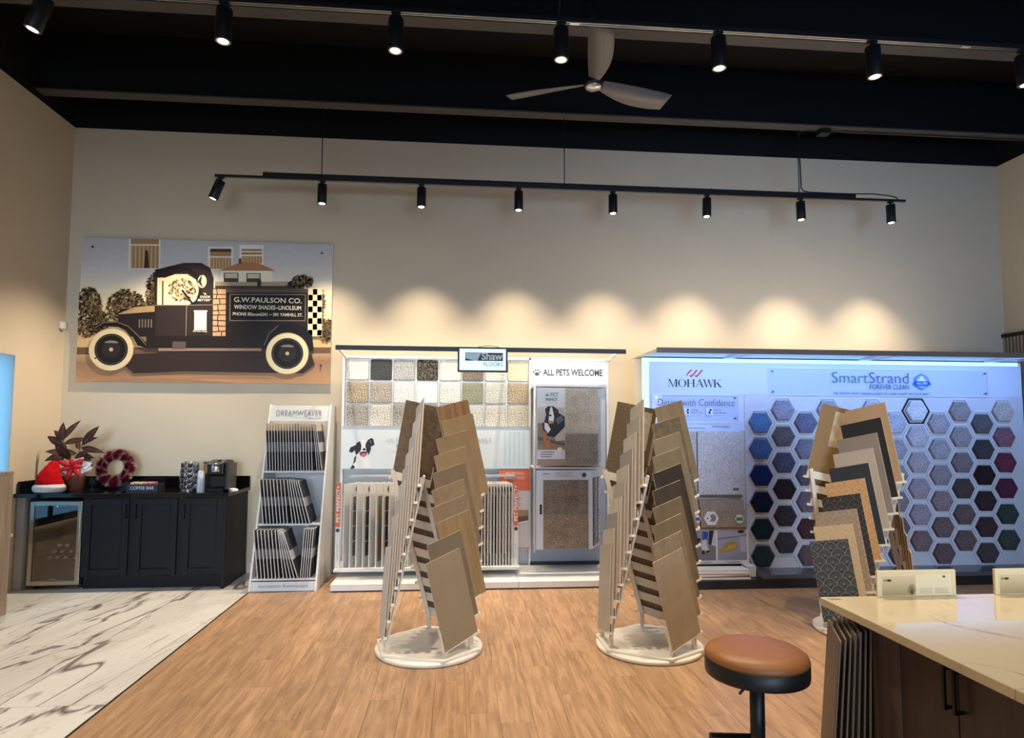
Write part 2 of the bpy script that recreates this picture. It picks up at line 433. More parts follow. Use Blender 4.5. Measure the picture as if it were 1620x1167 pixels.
mf.node_tree.links.new(tl.outputs[0], [n for n in fn if n.type == 'OUTPUT_MATERIAL'][0].inputs[0])
MB().add([(XL-.003, WY0, WZ0), (XL-.003, WY1, WZ0), (XL-.003, WY1, WZ1), (XL-.003, WY0, WZ1)], [(0, 1, 2, 3)]).build('window_pane', mf, wo)
m = MB().box(XR, XR+.15, YF, YB, 0, ZP, 0).box(XR, XR+.15, YF, YB, ZP, ZC, 1)
struct(m.build('wall_right', [M_wall, M_black]))
# front wall behind the camera, two shop windows
m = MB()
for (x0, x1, z0, z1) in ((XL, -3.9, 0, ZC), (-0.1, 0.9, 0, ZC), (5.5, XR, 0, ZC), (-3.9, -0.1, 0, .55), (-3.9, -0.1, 3.25, ZC), (0.9, 5.5, 0, .55), (0.9, 5.5, 3.25, ZC)):
    m.box(x0, x1, YF-.15, YF, z0, z1)
struct(m.build('wall_front', M_wall))
for n, x0, x1 in ((2, -3.9, -0.1), (3, 0.9, 5.5)):
    q = MB()
    for a in ((x0, x0+.05, .55, 3.25), (x1-.05, x1, .55, 3.25), (x0, x1, .55, .6), (x0, x1, 3.2, 3.25), ((x0+x1)/2-.03, (x0+x1)/2+.03, .55, 3.25)):
        q.box(a[0], a[1], YF-.12, YF-.04, a[2], a[3])
    wf = struct(q.build('window_%d' % n, M_blackmetal))
# baseboards
struct(MB().box(-2.20, -1.95, YB-.015, YB, 0, .12).box(-1.25, XR, YB-.015, YB, 0, .12).build('baseboard_back', M_base, bevel=.003))
struct(MB().box(XL, XL+.015, 5.45, 6.34, 0, .12).build('baseboard_left', M_base, bevel=.003))
# slatted timber panel on the right wall
M_slat = wood_mat('slat_wood', C(150, 132, 112), C(176, 158, 136), stretch=(20, 20, 1.5))
M_slatback = mat('slat_backing', C(18, 18, 20), rough=0.9)
sp = struct(MB().box(XR-.014, XR-.002, 4.2, YB-.001, 0, 2.64).build('trim_1', M_slatback))
MB().box(XR-.05, XR-.001, 4.2, YB-.001, 2.64, 2.68).build('top_rail', M_blackmetal, sp)
sm = MB().box(-.016, 0, 0, .030, 0.02, 2.638).mesh('slat', M_slat)
y = YB - .035
while y > 4.22:
    obj('slat', sm, sp, (XR-.0145, y, 0)); y -= .046

# ------------------------------------------------------------------ ceiling and beams
struct(MB().box(XL-.15, XR+.15, YF-.15, YB+.15, ZC, ZC+.12).build('ceiling', M_black))
for k, yb in enumerate((6.34, 4.90, 3.3, 1.8, 0.3, -1.2, -2.7)):
    o = struct(MB().box(XL, XR, yb+.045, yb+.085, 4.835, ZC).build('beam_%d' % (k+1), M_beam))
    MB().box(XL, XR, yb, yb+.13, 4.82, 4.835).build('flange', M_bflange, o)

# ------------------------------------------------------------------ track lights
M_lens = emissive('lamp_lens', (1.0, 0.86, 0.62, 1), 14.0)
M_rim = mat('lamp_rim_metal', C(190, 180, 160), rough=0.25, metal=1.0)
M_cond = mat('bare_conductor', C(200, 195, 185), rough=0.3, metal=1.0)
WARM = (1.0, 0.83, 0.62)
LAMP_N = 0
def track_lamp(x, y, zt, tilt, energy, label, spot=74, blend=0.55, group='track lamps', tx=0.0, rscale=1.0):
    """zt: underside of the track; tilt = lean of the can in the X-Z plane, tx = lean towards the back wall"""
    t = thing('track_lamp', label, 'lamp', (x, y, zt), 0, group)
    MB().box(-.028, .028, -.016, .016, -.016, 0).cyl((0,0,-.034), (0,0,-.015), .011, n=12).build('adapter', M_blackmetal, t)
    rot = Matrix.Rotation(tilt, 4, 'Y') @ Matrix.Rotation(tx, 4, 'X')
    z0 = -.034
    prof = [(.044, -.005), (.0465, -.008), (.0465, -.200), (.0455, -.204), (.041, -.204), (.041, -.190)]
    b = MB().lathe(prof, n=24)
    if abs(tilt) > .1: b.box(-.010, .010, -.060, -.048, -.09, .012).box(-.010, .010, -.050, 0, .0, .012)
    o = b.build('can', M_blackmetal, t, (0, 0, z0)); o.rotation_euler = rot.to_euler()
    r = MB().lathe([(.0408, -.2045), (.0408, -.2065), (.038, -.2065), (.038, -.2000)], n=24).build('rim', M_rim, t, (0, 0, z0)); r.rotation_euler = rot.to_euler()
    l = MB().lathe([(.0375, -.2015), (.030, -.2045), (.0, -.2055)], n=20).build('lens', M_lens, t, (0, 0, z0)); l.rotation_euler = rot.to_euler()
    sl = bpy.data.lights.new('lamp_light', 'SPOT'); sl.energy = energy; sl.color = WARM; sl.spot_size = R(spot); sl.spot_blend = blend; sl.shadow_soft_size = .03
    so = bpy.data.objects.new('lamp_light', sl); col.objects.link(so); so.parent = t
    p = rot @ Vector((0, 0, -.222)); so.location = (p.x, p.y, p.z + z0); so.rotation_euler = rot.to_euler()
    return t

TZ = 4.05
XS = [-2.40, -1.40, -0.395, 0.615, 1.62, 2.65, 3.70, 4.74]
tr = thing('lighting_track', 'long black lighting track hung on wires in front of the back wall', 'track', (1.2, 6.45, TZ))
MB().box(-3.66, 3.71, -.018, .018, 0, .024).build('rail', M_blackmetal, tr, bevel=.002)
MB().box(-3.64, 3.69, -.008, -.004, -.0006, 0).box(-3.64, 3.69, .004, .008, -.0006, 0).build('conductor', M_cond, tr)
MB().box(-3.19, 3.13, -.020, .020, .024, .062).build('strut', M_blackmetal, tr, bevel=.002)
for x in (-2.61, -.1, 2.49):
    MB().cyl((x, 0, .062), (x, 0, 4.82-TZ), .0052, n=8).build('hanger_wire', M_blackmetal, tr)
for x in (-3.15, -1.9, -.9, .9, 1.5, 3.0):
    MB().cyl((x, 0, .062), (x, 0, .078), .004, n=6).build('clip', M_blackmetal, tr)
MB().tube([(2.505, 0, 4.80-TZ), (2.51, .006, .5), (2.515, 0, .12), (2.54, 0, .085), (2.6, 0, .073), (2.9, 0, .07), (3.1, 0, .072), (3.35, 0, .08), (3.55, 0, .065), (3.62, 0, .045), (3.63, 0, .02)], .007, n=6).build('power_cable', M_blackmetal, tr)
jb = thing('junction_box', 'small black electrical box under the rear ceiling beam', 'electrical box', (3.97, 6.42, 4.76))
MB().box(-.06, .06, -.05, .05, 0, .058).build('box', M_blackmetal, jb, bevel=.004)
MB().tube([(-.06, 0, .03), (-.15, 0, .045), (-.24, .02, .04), (-.27, .03, .0)], .005, n=6).tube([(.06, 0, .03), (.2, .0, .05), (2.5, .0, .05)], .006, n=6).build('cable', M_blackmetal, jb)
ENDS = ['leftmost', 'second', 'third', 'fourth', 'fifth', 'sixth', 'seventh', 'eighth']
for i, x in enumerate(XS):
    if i == 0: track_lamp(x, 6.45, TZ, R(21), 380, 'black can spotlight tilted left at the end of the rear hanging track', 84, 1.0)
    else: track_lamp(x, 6.45, TZ, R((0.5, 0, 0, 0, 0, 1.5, -2, -1)[i]), 295, 'black can spotlight, %s from the left on the rear hanging track' % ORD[i], 80, 1.0)
tr2 = thing('lighting_track', 'black lighting track with bright conductor lines crossing the top of the picture', 'track', (1.2, 3.72, TZ))
MB().box(-5.2, 5.3, -.018, .018, 0, .03).build('rail', M_blackmetal, tr2, bevel=.002)
MB().box(-5.2, 5.3, -.011, -.007, -.0008, 0).box(-5.2, 5.3, .007, .011, -.0008, 0).build('conductor', M_cond, tr2)
for x in (-4, -.6, 2.8): MB().cyl((x, 0, .03), (x, -.33, 4.82-TZ), .0028, n=6).build('hanger_wire', M_blackmetal, tr2)
for x in (-.5, 2.1): MB().box(x-.03, x+.03, -.012, .012, -.003, -.0008).build('joiner', M_cond, tr2)
for i, x in enumerate(XS[:7]):
    lb = 'black can spotlight tilted left in the top left corner' if i == 0 else 'black can spotlight, %s from the left on the front track' % ORD[i]
    track_lamp(x, 3.72, TZ, R(18) if i == 0 else R((0, .5, .5, 0, -1, -3, -3)[i]), 230, lb, 90, 1.0)
# unseen track with lamps, added above the photographer to brighten the foreground
fill_track = thing('lighting_track', 'unseen black lighting track added above the photographer to brighten the foreground', 'track', (1.2, .99, TZ))
MB().box(-5.2, 5.3, -.018, .018, 0, .03).build('rail', M_blackmetal, fill_track, bevel=.002)
for x in (-4, -.6, 2.8): MB().cyl((x, 0, .03), (x, -.6, 4.82-TZ), .0028, n=6).build('hanger_wire', M_blackmetal, fill_track)
for i, x in enumerate(XS[:7]): track_lamp(x, .99, TZ, 0, 70, 'black can spotlight, %s from the left on the added unseen track above the photographer' % ORD[i], 95, 1.0)

# ------------------------------------------------------------------ ceiling fan
M_blade = mat('fan_blade_grey', C(112, 111, 110), rough=0.45, var=0.06, scale=5, stretch=(1, 8, 8))
M_hub = mat('fan_hub_metal', C(190, 188, 184), rough=0.25, metal=0.9)
fan = thing('ceiling_fan', 'three-bladed grey ceiling fan hanging from the black ceiling', 'fan', (1.04, 4.74, 4.22))
MB().lathe([(0, -.01), (.055, -.006), (.072, .012), (.078, .03), (.06, .06), (.03, .10), (.0, .105)], n=28).build('motor_hub', M_blackmetal, fan)
MB().lathe([(0, -.014), (.05, -.012), (.064, -.002), (.066, .008), (.055, .012)], n=28).build('hub_plate', M_hub, fan)
MB().cyl((0,0,.1), (0,0,ZC-4.22), .013, n=12).build('downrod', M_blackmetal, fan)
MB().cyl((0,0,ZC-4.30), (0,0,ZC-4.22), .06, .07, n=20).build('ceiling_canopy', M_blackmetal, fan)
def blade(az, pitch):
    n = 12; v = []; f = []
    for i in range(n+1):
        s = i/n; r = .075 + .625*s
        wd = .045 + .05*math.sin(min(1, s*1.6)*math.pi/2) - .012*max(0, s-.85)/.15
        dr = .02*math.sin(s*math.pi)
        p = pitch*(1 - .35*s)
        for side in (-1, 1):
            for tk in (-.003, .003):
                yy = side*wd + dr; zz = tk
                v.append((r, yy*math.cos(p) - zz*math.sin(p), yy*math.sin(p) + zz*math.cos(p) + .012))
    for i in range(n):
        a = i*4; b = a+4
        f += [(a, a+2, b+2, b), (a+1, b+1, b+3, a+3), (a, b, b+1, a+1), (a+2, a+3, b+3, b+2)]
    f += [(0, 1, 3, 2), (n*4, n*4+2, n*4+3, n*4+1)]
    o = MB().add(v, f, 0, True).build('blade', M_blade, fan, (0, 0, .02)); o.rotation_euler = (0, 0, R(az))
for az in (-98, 19, 157): blade(az, R(-24))

# ------------------------------------------------------------------ poster of the old delivery truck
M_pboard = mat('poster_board', C(205, 200, 190), rough=0.5, var=0.03)
PX0, PX1, PZ0, PZ1 = -3.992, -1.380, 2.002, 3.540
pw_, ph_ = PX1-PX0, PZ1-PZ0
poster = thing('wall_print', 'large sepia photo print of an old black delivery truck on the wall', 'poster', (PX0, YB-.03, PZ0))
MB().box(0, pw_, 0, .028, 0, ph_).build('panel', M_pboard, poster, bevel=.002)
def P(a, b):
    """digitised artwork coordinates -> metres on the print"""
    v = (b - 65 - 33*(a-118)/1457.) / (832 - 18*(a-88)/1472.)
    v = min(max(v, 0), 1)
    xl = 118 - 30*v; xr = 1575 - 15*v
    u = min(max((a - xl)/(xr-xl), 0), 1)
    return (u*pw_, (1-v)*ph_)
K = pw_/1470.
A = Art(); A.clip = (0, pw_, 0, ph_)
def pl(pts, c, **k): A.poly([P(*p) for p in pts], c, **k)
def pe(cx, cy, rx, ry, c, **k): x, z = P(cx, cy); A.ell(x, z, rx*K, ry*K, c, **k)
def pr(x0, y0, x1, y1, c, **k): pl([(x0,y0),(x1,y0),(x1,y1),(x0,y1)], c, **k)
# sky / facade, brighter towards the street
bands = [(40, (188,187,190)), (200, (200,198,198)), (300, (222,214,202)), (380, (246,232,196)), (500, (248,226,176)), (600, (240,212,158)), (645, (226,190,132))]
for (y0, c0), (y1, c1) in zip(bands[:-1], bands[1:]):
    pl([(60,y0),(1600,y0+(0 if y0 > 40 else 0)),(1600,y1),(60,y1)], [c0, c0, c1, c1], new=False)
pr(60, 630, 1600, 705, (224,186,128)); pr(60, 700, 1600, 745, (112,84,62))
pl([(60,742),(1600,735),(1600,790),(60,800)], [(196,158,116)]*2+[(150,114,86)]*2)
pl([(60,795),(1600,780),(1600,950),(60,950)], [(160,122,92)]*2+[(196,148,104)]*2)
for k in range(36):
    yy = 800 + 3.2*k; pl([(60+13*(k*5 % 17), yy), (700+43*(k % 13), yy-5), (700+43*(k % 13), yy-3), (60+13*(k*5 % 17), yy+1)], (140,104,78) if k % 2 else (182,140,102))
# windows with curtains
for (x0, y0, x1, y1) in ((392, 60, 552, 244), (848, 128, 972, 246), (1032, 118, 1152, 212)):
    pr(x0-12, y0-14, x1+10, y1+6, (232,226,214)); pr(x0, y0, x1, y1, (166,132,92))
    n = 7
    for k in range(n): pl([(x0+(x1-x0)*k/n, y0+40), (x0+(x1-x0)*(k+.45)/n, y0+40), (x0+(x1-x0)*(k+.35)/n, y1), (x0+(x1-x0)*k/n, y1)], (206,174,126))
    pr(x0-10, y0+44, x1+6, y0+52, (236,230,216))
pl([(476,140),(490,140),(498,242),(470,242)], (58,42,34))
pr(850, 128, 972, 146, (84,58,48)); pr(1032, 118, 1152, 128, (236,228,214)); pr(1032, 140, 1152, 148, (230,222,206))
# house with hipped roof
pl([(900,258),(1030,205),(1130,210),(1235,256)], (176,122,80)); pr(1016, 184, 1032, 216, (96,66,50))
pr(910, 256, 1215, 330, (240,228,204)); pr(930, 268, 1016, 322, (78,60,48)); pr(936, 272, 1010, 300, (208,198,176))
pr(1062, 270, 1146, 322, (78,60,48)); pr(1068, 274, 1140, 300, (208,198,176))
pr(880, 322, 1400, 348, (196,178,150))
for k in range(52): pr(884+k*10, 318, 887+k*10, 346, (66,54,48), new=(k == 0))
pr(880, 344, 1400, 366, (72,58,50)); pr(1124, 312, 1150, 350, (52,42,38)); pr(1376, 318, 1400, 366, (52,42,38))
# bushes
OL = [(62,48,34), (92,72,46), (44,34,26), (128,100,62), (150,118,74), (76,62,40)]
for i, (cx, cy, rx, ry, n) in enumerate(((150,500,85,150,620), (210,560,60,80,260), (370,470,110,105,620), (520,390,38,120,240), (690,380,105,80,420), (640,430,60,40,160), (1390,320,62,45,200), (1535,600,45,70,220), (1510,450,16,90,90), (1360,335,50,22,120))):
    x, z = P(cx, cy); A.specks(x, z, rx*K, ry*K, n, 11*K, OL if i != 4 else OL[3:]+[(176,140,84)], seed=i+3)
# shadow and truck
pl([(360,800),(420,740),(1180,700),(1450,740),(1470,800),(1400,850),(700,838),(420,850)], (52,38,34))
BK, BK2, BK3 = (34,27,26), (48,39,37), (22,17,17)
pl([(520,272),(600,236),(700,212),(800,212),(850,240),(872,300),(872,460),(535,460),(530,300)], BK2)      # cab with curved roof
pl([(548,300),(600,296),(650,278),(720,278),(770,310),(790,370),(770,430),(730,456),(548,456)], (244,226,178))  # open side
x, z = P(690, 370); A.specks(x, z, 80*K, 70*K, 160, 10*K, OL[3:]+[(176,140,84)], seed=31)
A.line([P(*p) for p in ((535,262),(640,240),(720,246),(770,282),(797,350),(792,420),(750,462))], 20*K, BK)
pl([(545,290),(590,300),(650,270),(720,256),(720,240),(640,236),(530,272)], BK)
pe(806, 320, 26, 40, (232,216,176)); pl([(780,322),(806,278),(800,322),(812,360)], BK2)
A.line([P(690,370), P(752,450)], 12*K, BK3); A.line([P(580,318), P(580,456)], 7*K, BK3)
pr(535, 458, 870, 640, BK); pr(540, 464, 716, 634, BK2); pr(724, 464, 864, 634, BK2)
A.line([P(*p) for p in ((535,460),(870,456))], 4*K, (150,132,112)); A.line([P(718,462), P(716,636)], 4*K, (150,132,112))
pr(763, 490, 834, 602, (240,230,206)); pr(760, 488, 838, 496, (250,244,226))
pl([(330,508),(350,480),(535,468),(535,640),(400,640),(330,560)], BK)          # bonnet
pl([(330,508),(420,470),(535,462),(535,496),(330,512)], (176,146,104))
for k in range(5): pr(445+17*k, 540, 453+17*k, 588, (112,98,86), new=(k == 0))
pl([(190,600),(215,565),(270,552),(340,556),(400,585),(450,640),(520,700),(500,708),(440,690),(400,620),(330,585),(250,580)], BK3)   # front wing
A.line([P(*p) for p in ((200,590),(245,560),(320,556),(385,580),(440,632),(490,690))], 5*K, (120,104,90))
pr(870, 360, 945, 640, (214,164,124))                                            # brick-patterned panel
rr = random.Random(4)
for r_ in range(9):
    y0 = 362+31*r_; A.line([P(870, y0+rr.randint(-4,4)), P(945, y0+rr.randint(-4,4))], 5*K, BK3)
    xx = 884+rr.randint(0,45); A.line([P(xx, y0), P(xx+rr.randint(-6,6), y0+31)], 5*K, BK3)
pr(945, 362, 1428, 640, BK); pr(945, 362, 1428, 384, (90,78,68)); pr(958, 388, 1416, 556, BK2); pr(970, 396, 1412, 546, BK3)
for q in (((970,396),(1412,396)), ((970,546),(1412,546)), ((970,396),(970,546)), ((1412,396),(1412,546))): A.line([P(*q[0]), P(*q[1])], 3*K, (170,152,128))
pr(1428, 358, 1512, 636, (246,230,180))
for r_ in range(8):
    for c_ in range(3):
        if (r_+c_) % 2: pr(1430+27*c_, 362+34*r_, 1456+27*c_, 395+34*r_, BK3 if r_ > 1 else (90,70,50), new=False)
pr(490, 636, 1440, 706, BK); pr(560, 706, 1156, 722, (146,122,104)); pr(640, 668, 716, 712, (92,80,72))
pl([(1160,700),(1190,620),(1250,572),(1330,560),(1410,580),(1455,640),(1465,720),(1440,720),(1400,640),(1310,600),(1230,640),(1190,720)], BK3)
A.line([P(*p) for p in ((1170,690),(1200,620),(1255,574))], 5*K, (120,104,90))
for cx, cy, r0 in ((292, 714, 128), (1308, 736, 128)):
    x, z = P(cx, cy); A.ell(x, z, r0*K, r0*K*1.0, (226,206,164) if cx < 900 else (238,222,176), n=36)
    A.ring(x, z, r0*K*.97, r0*K, (178,144,108), 36); A.ell(x, z, r0*K*.74, r0*K*.74, BK3, n=32)
    A.ring(x, z, r0*K*.66, r0*K*.68, (104,92,82), 32); A.ell(x, z, r0*K*.40, r0*K*.40, (42,36,36), n=24)
    A.ell(x, z+r0*K*.28, r0*K*.32, r0*K*.14, (140,124,110), n=16, a0=10, a1=170); A.ell(x, z-.02*K, r0*K*.09, r0*K*.09, (196,178,150), n=12)
A.build('print', poster, (0, -.0004, 0))
M_cream = mat('cream_ink', C(240, 228, 200), rough=0.5, var=0.02)
def ptext(s, a, b, cap, xs=1.0, off=0.0, shear=0.0, wd=None):
    x, z = P(a, b); t = text(s, cap*K/0.70, poster, (x, -A.layer*A.step-.0015, z), M_cream, xs=xs, offset=off, shear=shear)
    if wd:
        cur = (max(v.co.x for v in t.data.vertices) - min(v.co.x for v in t.data.vertices)); t.scale[0] = wd*K/cur
    t.rotation_euler = (R(90), 0, 0); return t
ptext('G.W.PAULSON CO.', 1192, 430, 30, off=.012, wd=400); ptext('WINDOW SHADES~LINOLEUM', 1192, 472, 25, off=.014, wd=396)
ptext('PHONE BEacon6241 ~ 391 YAMHILL ST.', 1192, 512, 19, off=.012, wd=412)
ptext('"A', 822, 394, 14, shear=.2, off=.01); ptext('SHADE', 824, 411, 14, shear=.2, off=.01, wd=60); ptext('BETTER"', 820, 430, 14, shear=.2, off=.01, wd=78)
ptext('Service Shop', 797, 608, 12, shear=.3, off=.01, wd=82)
M_screw = mat('dark_screw', C(30, 28, 28), rough=0.4, metal=0.6)
for a, b in ((178, 121), (1508, 151), (205, 763), (1505, 803)):
    x, z = P(a, b); MB().cyl((x, -A.layer*A.step-.002, z), (x, 0, z), .009, n=10).build('screw', M_screw, poster)

# wall sensor in the corner
ws = thing('wall_sensor', 'small white sensor box on the wall near the left corner', 'sensor', (XL+.001, 6.93, 2.55))
MB().box(0, .035, -.035, .035, 0, .075).build('housing', mat('white_plastic', C(232, 228, 218), rough=0.4, var=0.02), ws, bevel=.008, seg=3)
MB().box(.008, .028, -.02, .02, -.012, 0).build('lens', mat('grey_lens', C(190, 188, 184), rough=0.3), ws, bevel=.004)

# ------------------------------------------------------------------ coffee bar
M_cab = mat('dark_stained_wood', C(18, 18, 23), rough=0.5, spec=0.22, var=0.18, scale=3, stretch=(12, 12, 1.2), bump=0.05, bscale=40)
M_ctop = mat('black_polished_stone', C(12, 12, 14), rough=0.09, var=0.2, scale=60)
M_filler = mat('grey_filler_paint', C(150, 150, 152), rough=0.6, var=0.03)
M_pull = mat('matte_black_pull', C(14, 14, 15), rough=0.35, metal=0.4)
bc = thing('base_cabinet', 'dark base cabinet with three panelled doors under the coffee bar', 'cabinet', (-3.0, 6.37, 0))
X = lambda x: x + 3.0
MB().box(X(-3.53), X(-2.236), .022, .60, .12, .866).build('carcass', M_cab, bc)
MB().box(X(-3.53), X(-2.236), .075, .58, 0, .12).build('toe_kick', M_cab, bc)
MB().box(X(-2.236), X(-2.206), -.022, .61, 0, .866).build('end_panel', M_cab, bc, bevel=.002)
MB().box(X(-4.125), X(-4.05), .02, .61, 0, .866).build('filler_panel', M_filler, bc)
for k, (a, b) in enumerate(((-3.508, -3.106), (-3.052, -2.664), (-2.610, -2.236))):
    d = MB(); a = X(a); b = X(b); s_ = .062; z0, z1 = .13, .852
    d.box(a, a+s_, 0, .0215, z0, z1).box(b-s_, b, 0, .0215, z0, z1).box(a+s_, b-s_, 0, .0215, z1-s_, z1).box(a+s_, b-s_, 0, .0215, z0, z0+s_).box(a+s_, b-s_, .012, .0215, z0+s_, z1-s_)
    do = d.build('door', M_cab, bc, bevel=.002)
    px = b - .018 if k == 0 else a + .018
    MB().box(px-.006, px+.006, -.034, -.024, .665, .805).box(px-.006, px+.006, -.025, 0, .667, .679).box(px-.006, px+.006, -.025, 0, .791, .803).build('pull', M_pull, do, bevel=.001)
ct = thing('countertop', 'glossy black stone countertop with low backsplash on the coffee bar', 'countertop', (-3.15, 6.66, .868))
MB().box(-.978, .965, -.325, .325, 0, .037).build('slab', M_ctop, ct, bevel=.003)
bsp = thing('backsplash', 'low black stone backsplash strip along the wall above the coffee bar', 'backsplash', (-3.15, 6.965, .9055))
MB().box(-.958, .965, 0, .02, 0, .115).build('rear_strip', M_ctop, bsp, bevel=.002)
MB().box(-.978, -.958, -.575, .02, 0, .108).build('side_strip', M_ctop, bsp, bevel=.002)
CT = .905

# wine fridge
M_steel = mat('brushed_steel', C(176, 170, 160), rough=0.32, metal=0.9, var=0.08, scale=4, stretch=(1, 1, 40))
M_dark = mat('fridge_black', C(20, 19, 20), rough=0.5)
M_fin = mat('fridge_inside', C(120, 106, 98), rough=0.6)
M_fglass = glass('smoked_glass', (0.80, 0.76, 0.74, 1), 0.12, 0.02)
fr = thing('wine_fridge', 'small wine fridge with steel-framed glass door under the counter', 'fridge', (-3.79, 6.42, 0))
b = MB(); hw = .234
b.box(-hw, -hw+.02, .05, .52, .03, .82).box(hw-.02, hw, .05, .52, .03, .82).box(-hw+.02, hw-.02, .05, .52, .80, .82).box(-hw+.02, hw-.02, .05, .52, .03, .05)
b.box(-hw+.02, hw-.02, .50, .52, .05, .80)
b.build('body', M_dark, fr)
MB().box(-hw+.021, hw-.021, .49, .499, .051, .799).build('back_liner', M_fin, fr)
d = MB(); s_ = .038
d.box(-hw, -hw+s_, 0, .045, .042, .822).box(hw-s_, hw, 0, .045, .042, .822).box(-hw+s_, hw-s_, 0, .045, .822-s_, .822).box(-hw+s_, hw-s_, 0, .045, .042, .042+s_)
dr = d.build('door_frame', M_steel, fr, bevel=.002)
MB().box(-hw+s_, hw-s_, .008, .014, .042+s_, .822-s_).build('door_glass', M_fglass, dr)
MB().box(hw-.012, hw+.004, -.03, -.018, .42, .74).build('door_handle', M_steel, dr, bevel=.003)
MB().box(-.03, .03, .004, .0078, .090, .100).build('nameplate', M_steel, dr)
MB().box(-.006, .006, .016, .02, .772, .777).build('display_light', emissive('blue_led', (.1, .25, 1, 1), 6), fr)
for x in (-.2, .2): MB().cyl((x, .1, 0), (x, .1, .03), .018, n=12).build('foot', M_dark, fr)
M_shelf = mat('fridge_shelf_wire', C(120, 112, 104), rough=0.4, metal=0.6)
DOTS = [(285,835),(330,843),(260,866),(302,868),(355,871),(403,868),(235,900),(275,900),(322,900),(377,898)]
kq = .2914
M_cap = mat('bottle_capsule', C(214, 210, 204), rough=0.35, var=0.05); M_bottle = mat('bottle_glass_dark', C(24, 30, 24), rough=0.12)
zrows = {}
for i, (a, c) in enumerate(DOTS):
    xx = (-4.019 + (a*kq - 47)*.00568) + 3.79 + .006; row = 0 if c < 850 else (1 if c < 885 else 2)
    zz = (.395, .335, .278)[row]
    zrows.setdefault(row, zz)
    xx = min(max(xx, -.175), .175)
    t = thing('wine_bottle', 'pale-capped wine bottle lying in the fridge, %s row, %s from the left' % (('top', 'middle', 'bottom')[row], ORD[[0,1,0,1,2,3,0,1,2,3][i]]), 'bottle', (-3.79+xx, 6.52, zz-.030), 0, 'bottles in the wine fridge')
    MB().cyl((0, -.005, .03), (0, .03, .03), .0135, n=14).build('capsule', M_cap, t)
    q = MB(); q.lathe([(.0125, .0305), (.0125, .06), (.022, .10), (.029, .125), (.0295, .29), (.026, .295)], n=14)
    o = q.build('glass_body', M_bottle, t, (0, 0, .03)); o.rotation_euler = (R(-90), 0, 0)
for row, zz in zrows.items():
    s = MB()
    for k in range(9): s.bar((-.205+.05*k, .07, zz-.0335), (-.205+.05*k, .48, zz-.0335), .004, .004)
    s.bar((-.21, .075, zz-.0335), (.21, .075, zz-.0335), .006, .006).bar((-.21, .46, zz-.0335), (.21, .46, zz-.0335), .006, .006)
    s.build('shelf', M_shelf, fr)

# ---- things on the counter
M_redfelt = mat('red_plush', C(196, 18, 26), rough=0.95, var=0.25, scale=30, bump=0.5, bscale=150, spec=0.1)
M_fluff = mat('white_plush', C(232, 230, 228), rough=1.0, var=0.08, scale=40, bump=0.9, bscale=120, spec=0.1)
hat = thing('santa_hat', 'red plush hat with white brim standing beside the potted plant', 'hat', (-3.88, 6.45, CT))
b = MB(); n = 24; rings = [(0, .122, .02, 0, 0), (.06, .118, .02, 0, 0), (.12, .098, .03, -.004, 0), (.17, .075, .03, .006, 0), (.215, .052, .025, .02, 0), (.245, .036, .02, .028, .0), (.258, .015, 0, .03, 0)]
v = []; f = []
for z, r, wob, dx, dy in rings:
    for k in range(n):
        t = 6.2832*k/n; q = r*(1 + wob*3*math.sin(3*t+z*30)*.5); v.append((dx + q*math.cos(t), dy + .8*q*math.sin(t), z+.045))
for i in range(len(rings)-1):
    for k in range(n): f.append((i*n+k, i*n+(k+1) % n, (i+1)*n+(k+1) % n, (i+1)*n+k))
f.append(tuple(range(len(rings)*n-n, len(rings)*n)))
b.add(v, f, 0, True).build('cone', M_redfelt, hat)
b = MB(); prof = [(.105 + .038*math.cos(R(a)), .042 + .041*math.sin(R(a))) for a in range(0, 361, 24)]
o = b.lathe(prof, n=30).build('brim', M_fluff, hat); o.scale = (1, .8, 1)

M_pot = mat('brown_pot', C(112, 66, 48), rough=0.5, var=0.1); M_soil = mat('soil', C(40, 28, 20), rough=1, bump=.5)
M_leafd = mat('croton_leaf', C(40, 22, 18), rough=0.6, var=0.3, scale=20, c2=C(66, 46, 28), sharp=(.35, .65), spec=.25)
M_leafv = mat('leaf_vein', C(150, 96, 84), rough=0.5)
M_foil = mat('grey_wrap_paper', C(178, 170, 158), rough=0.5, var=0.05)
M_tulle = mat('white_tulle', C(228, 226, 224), rough=0.7, var=0.06)
M_stem = mat('plant_stem', C(120, 112, 70), rough=0.6)
plant = thing('potted_croton', 'potted croton with dark veined leaves in the corner of the coffee bar', 'plant', (-3.775, 6.67, CT))
MB().lathe([(.068, 0), (.072, .005), (.092, .13), (.096, .15), (.088, .15), (.085, .135), (.0, .13)], n=28).build('pot', M_pot, plant)
MB().lathe([(.084, .131), (.04, .138), (0, .139)], n=20).build('soil', M_soil, plant)
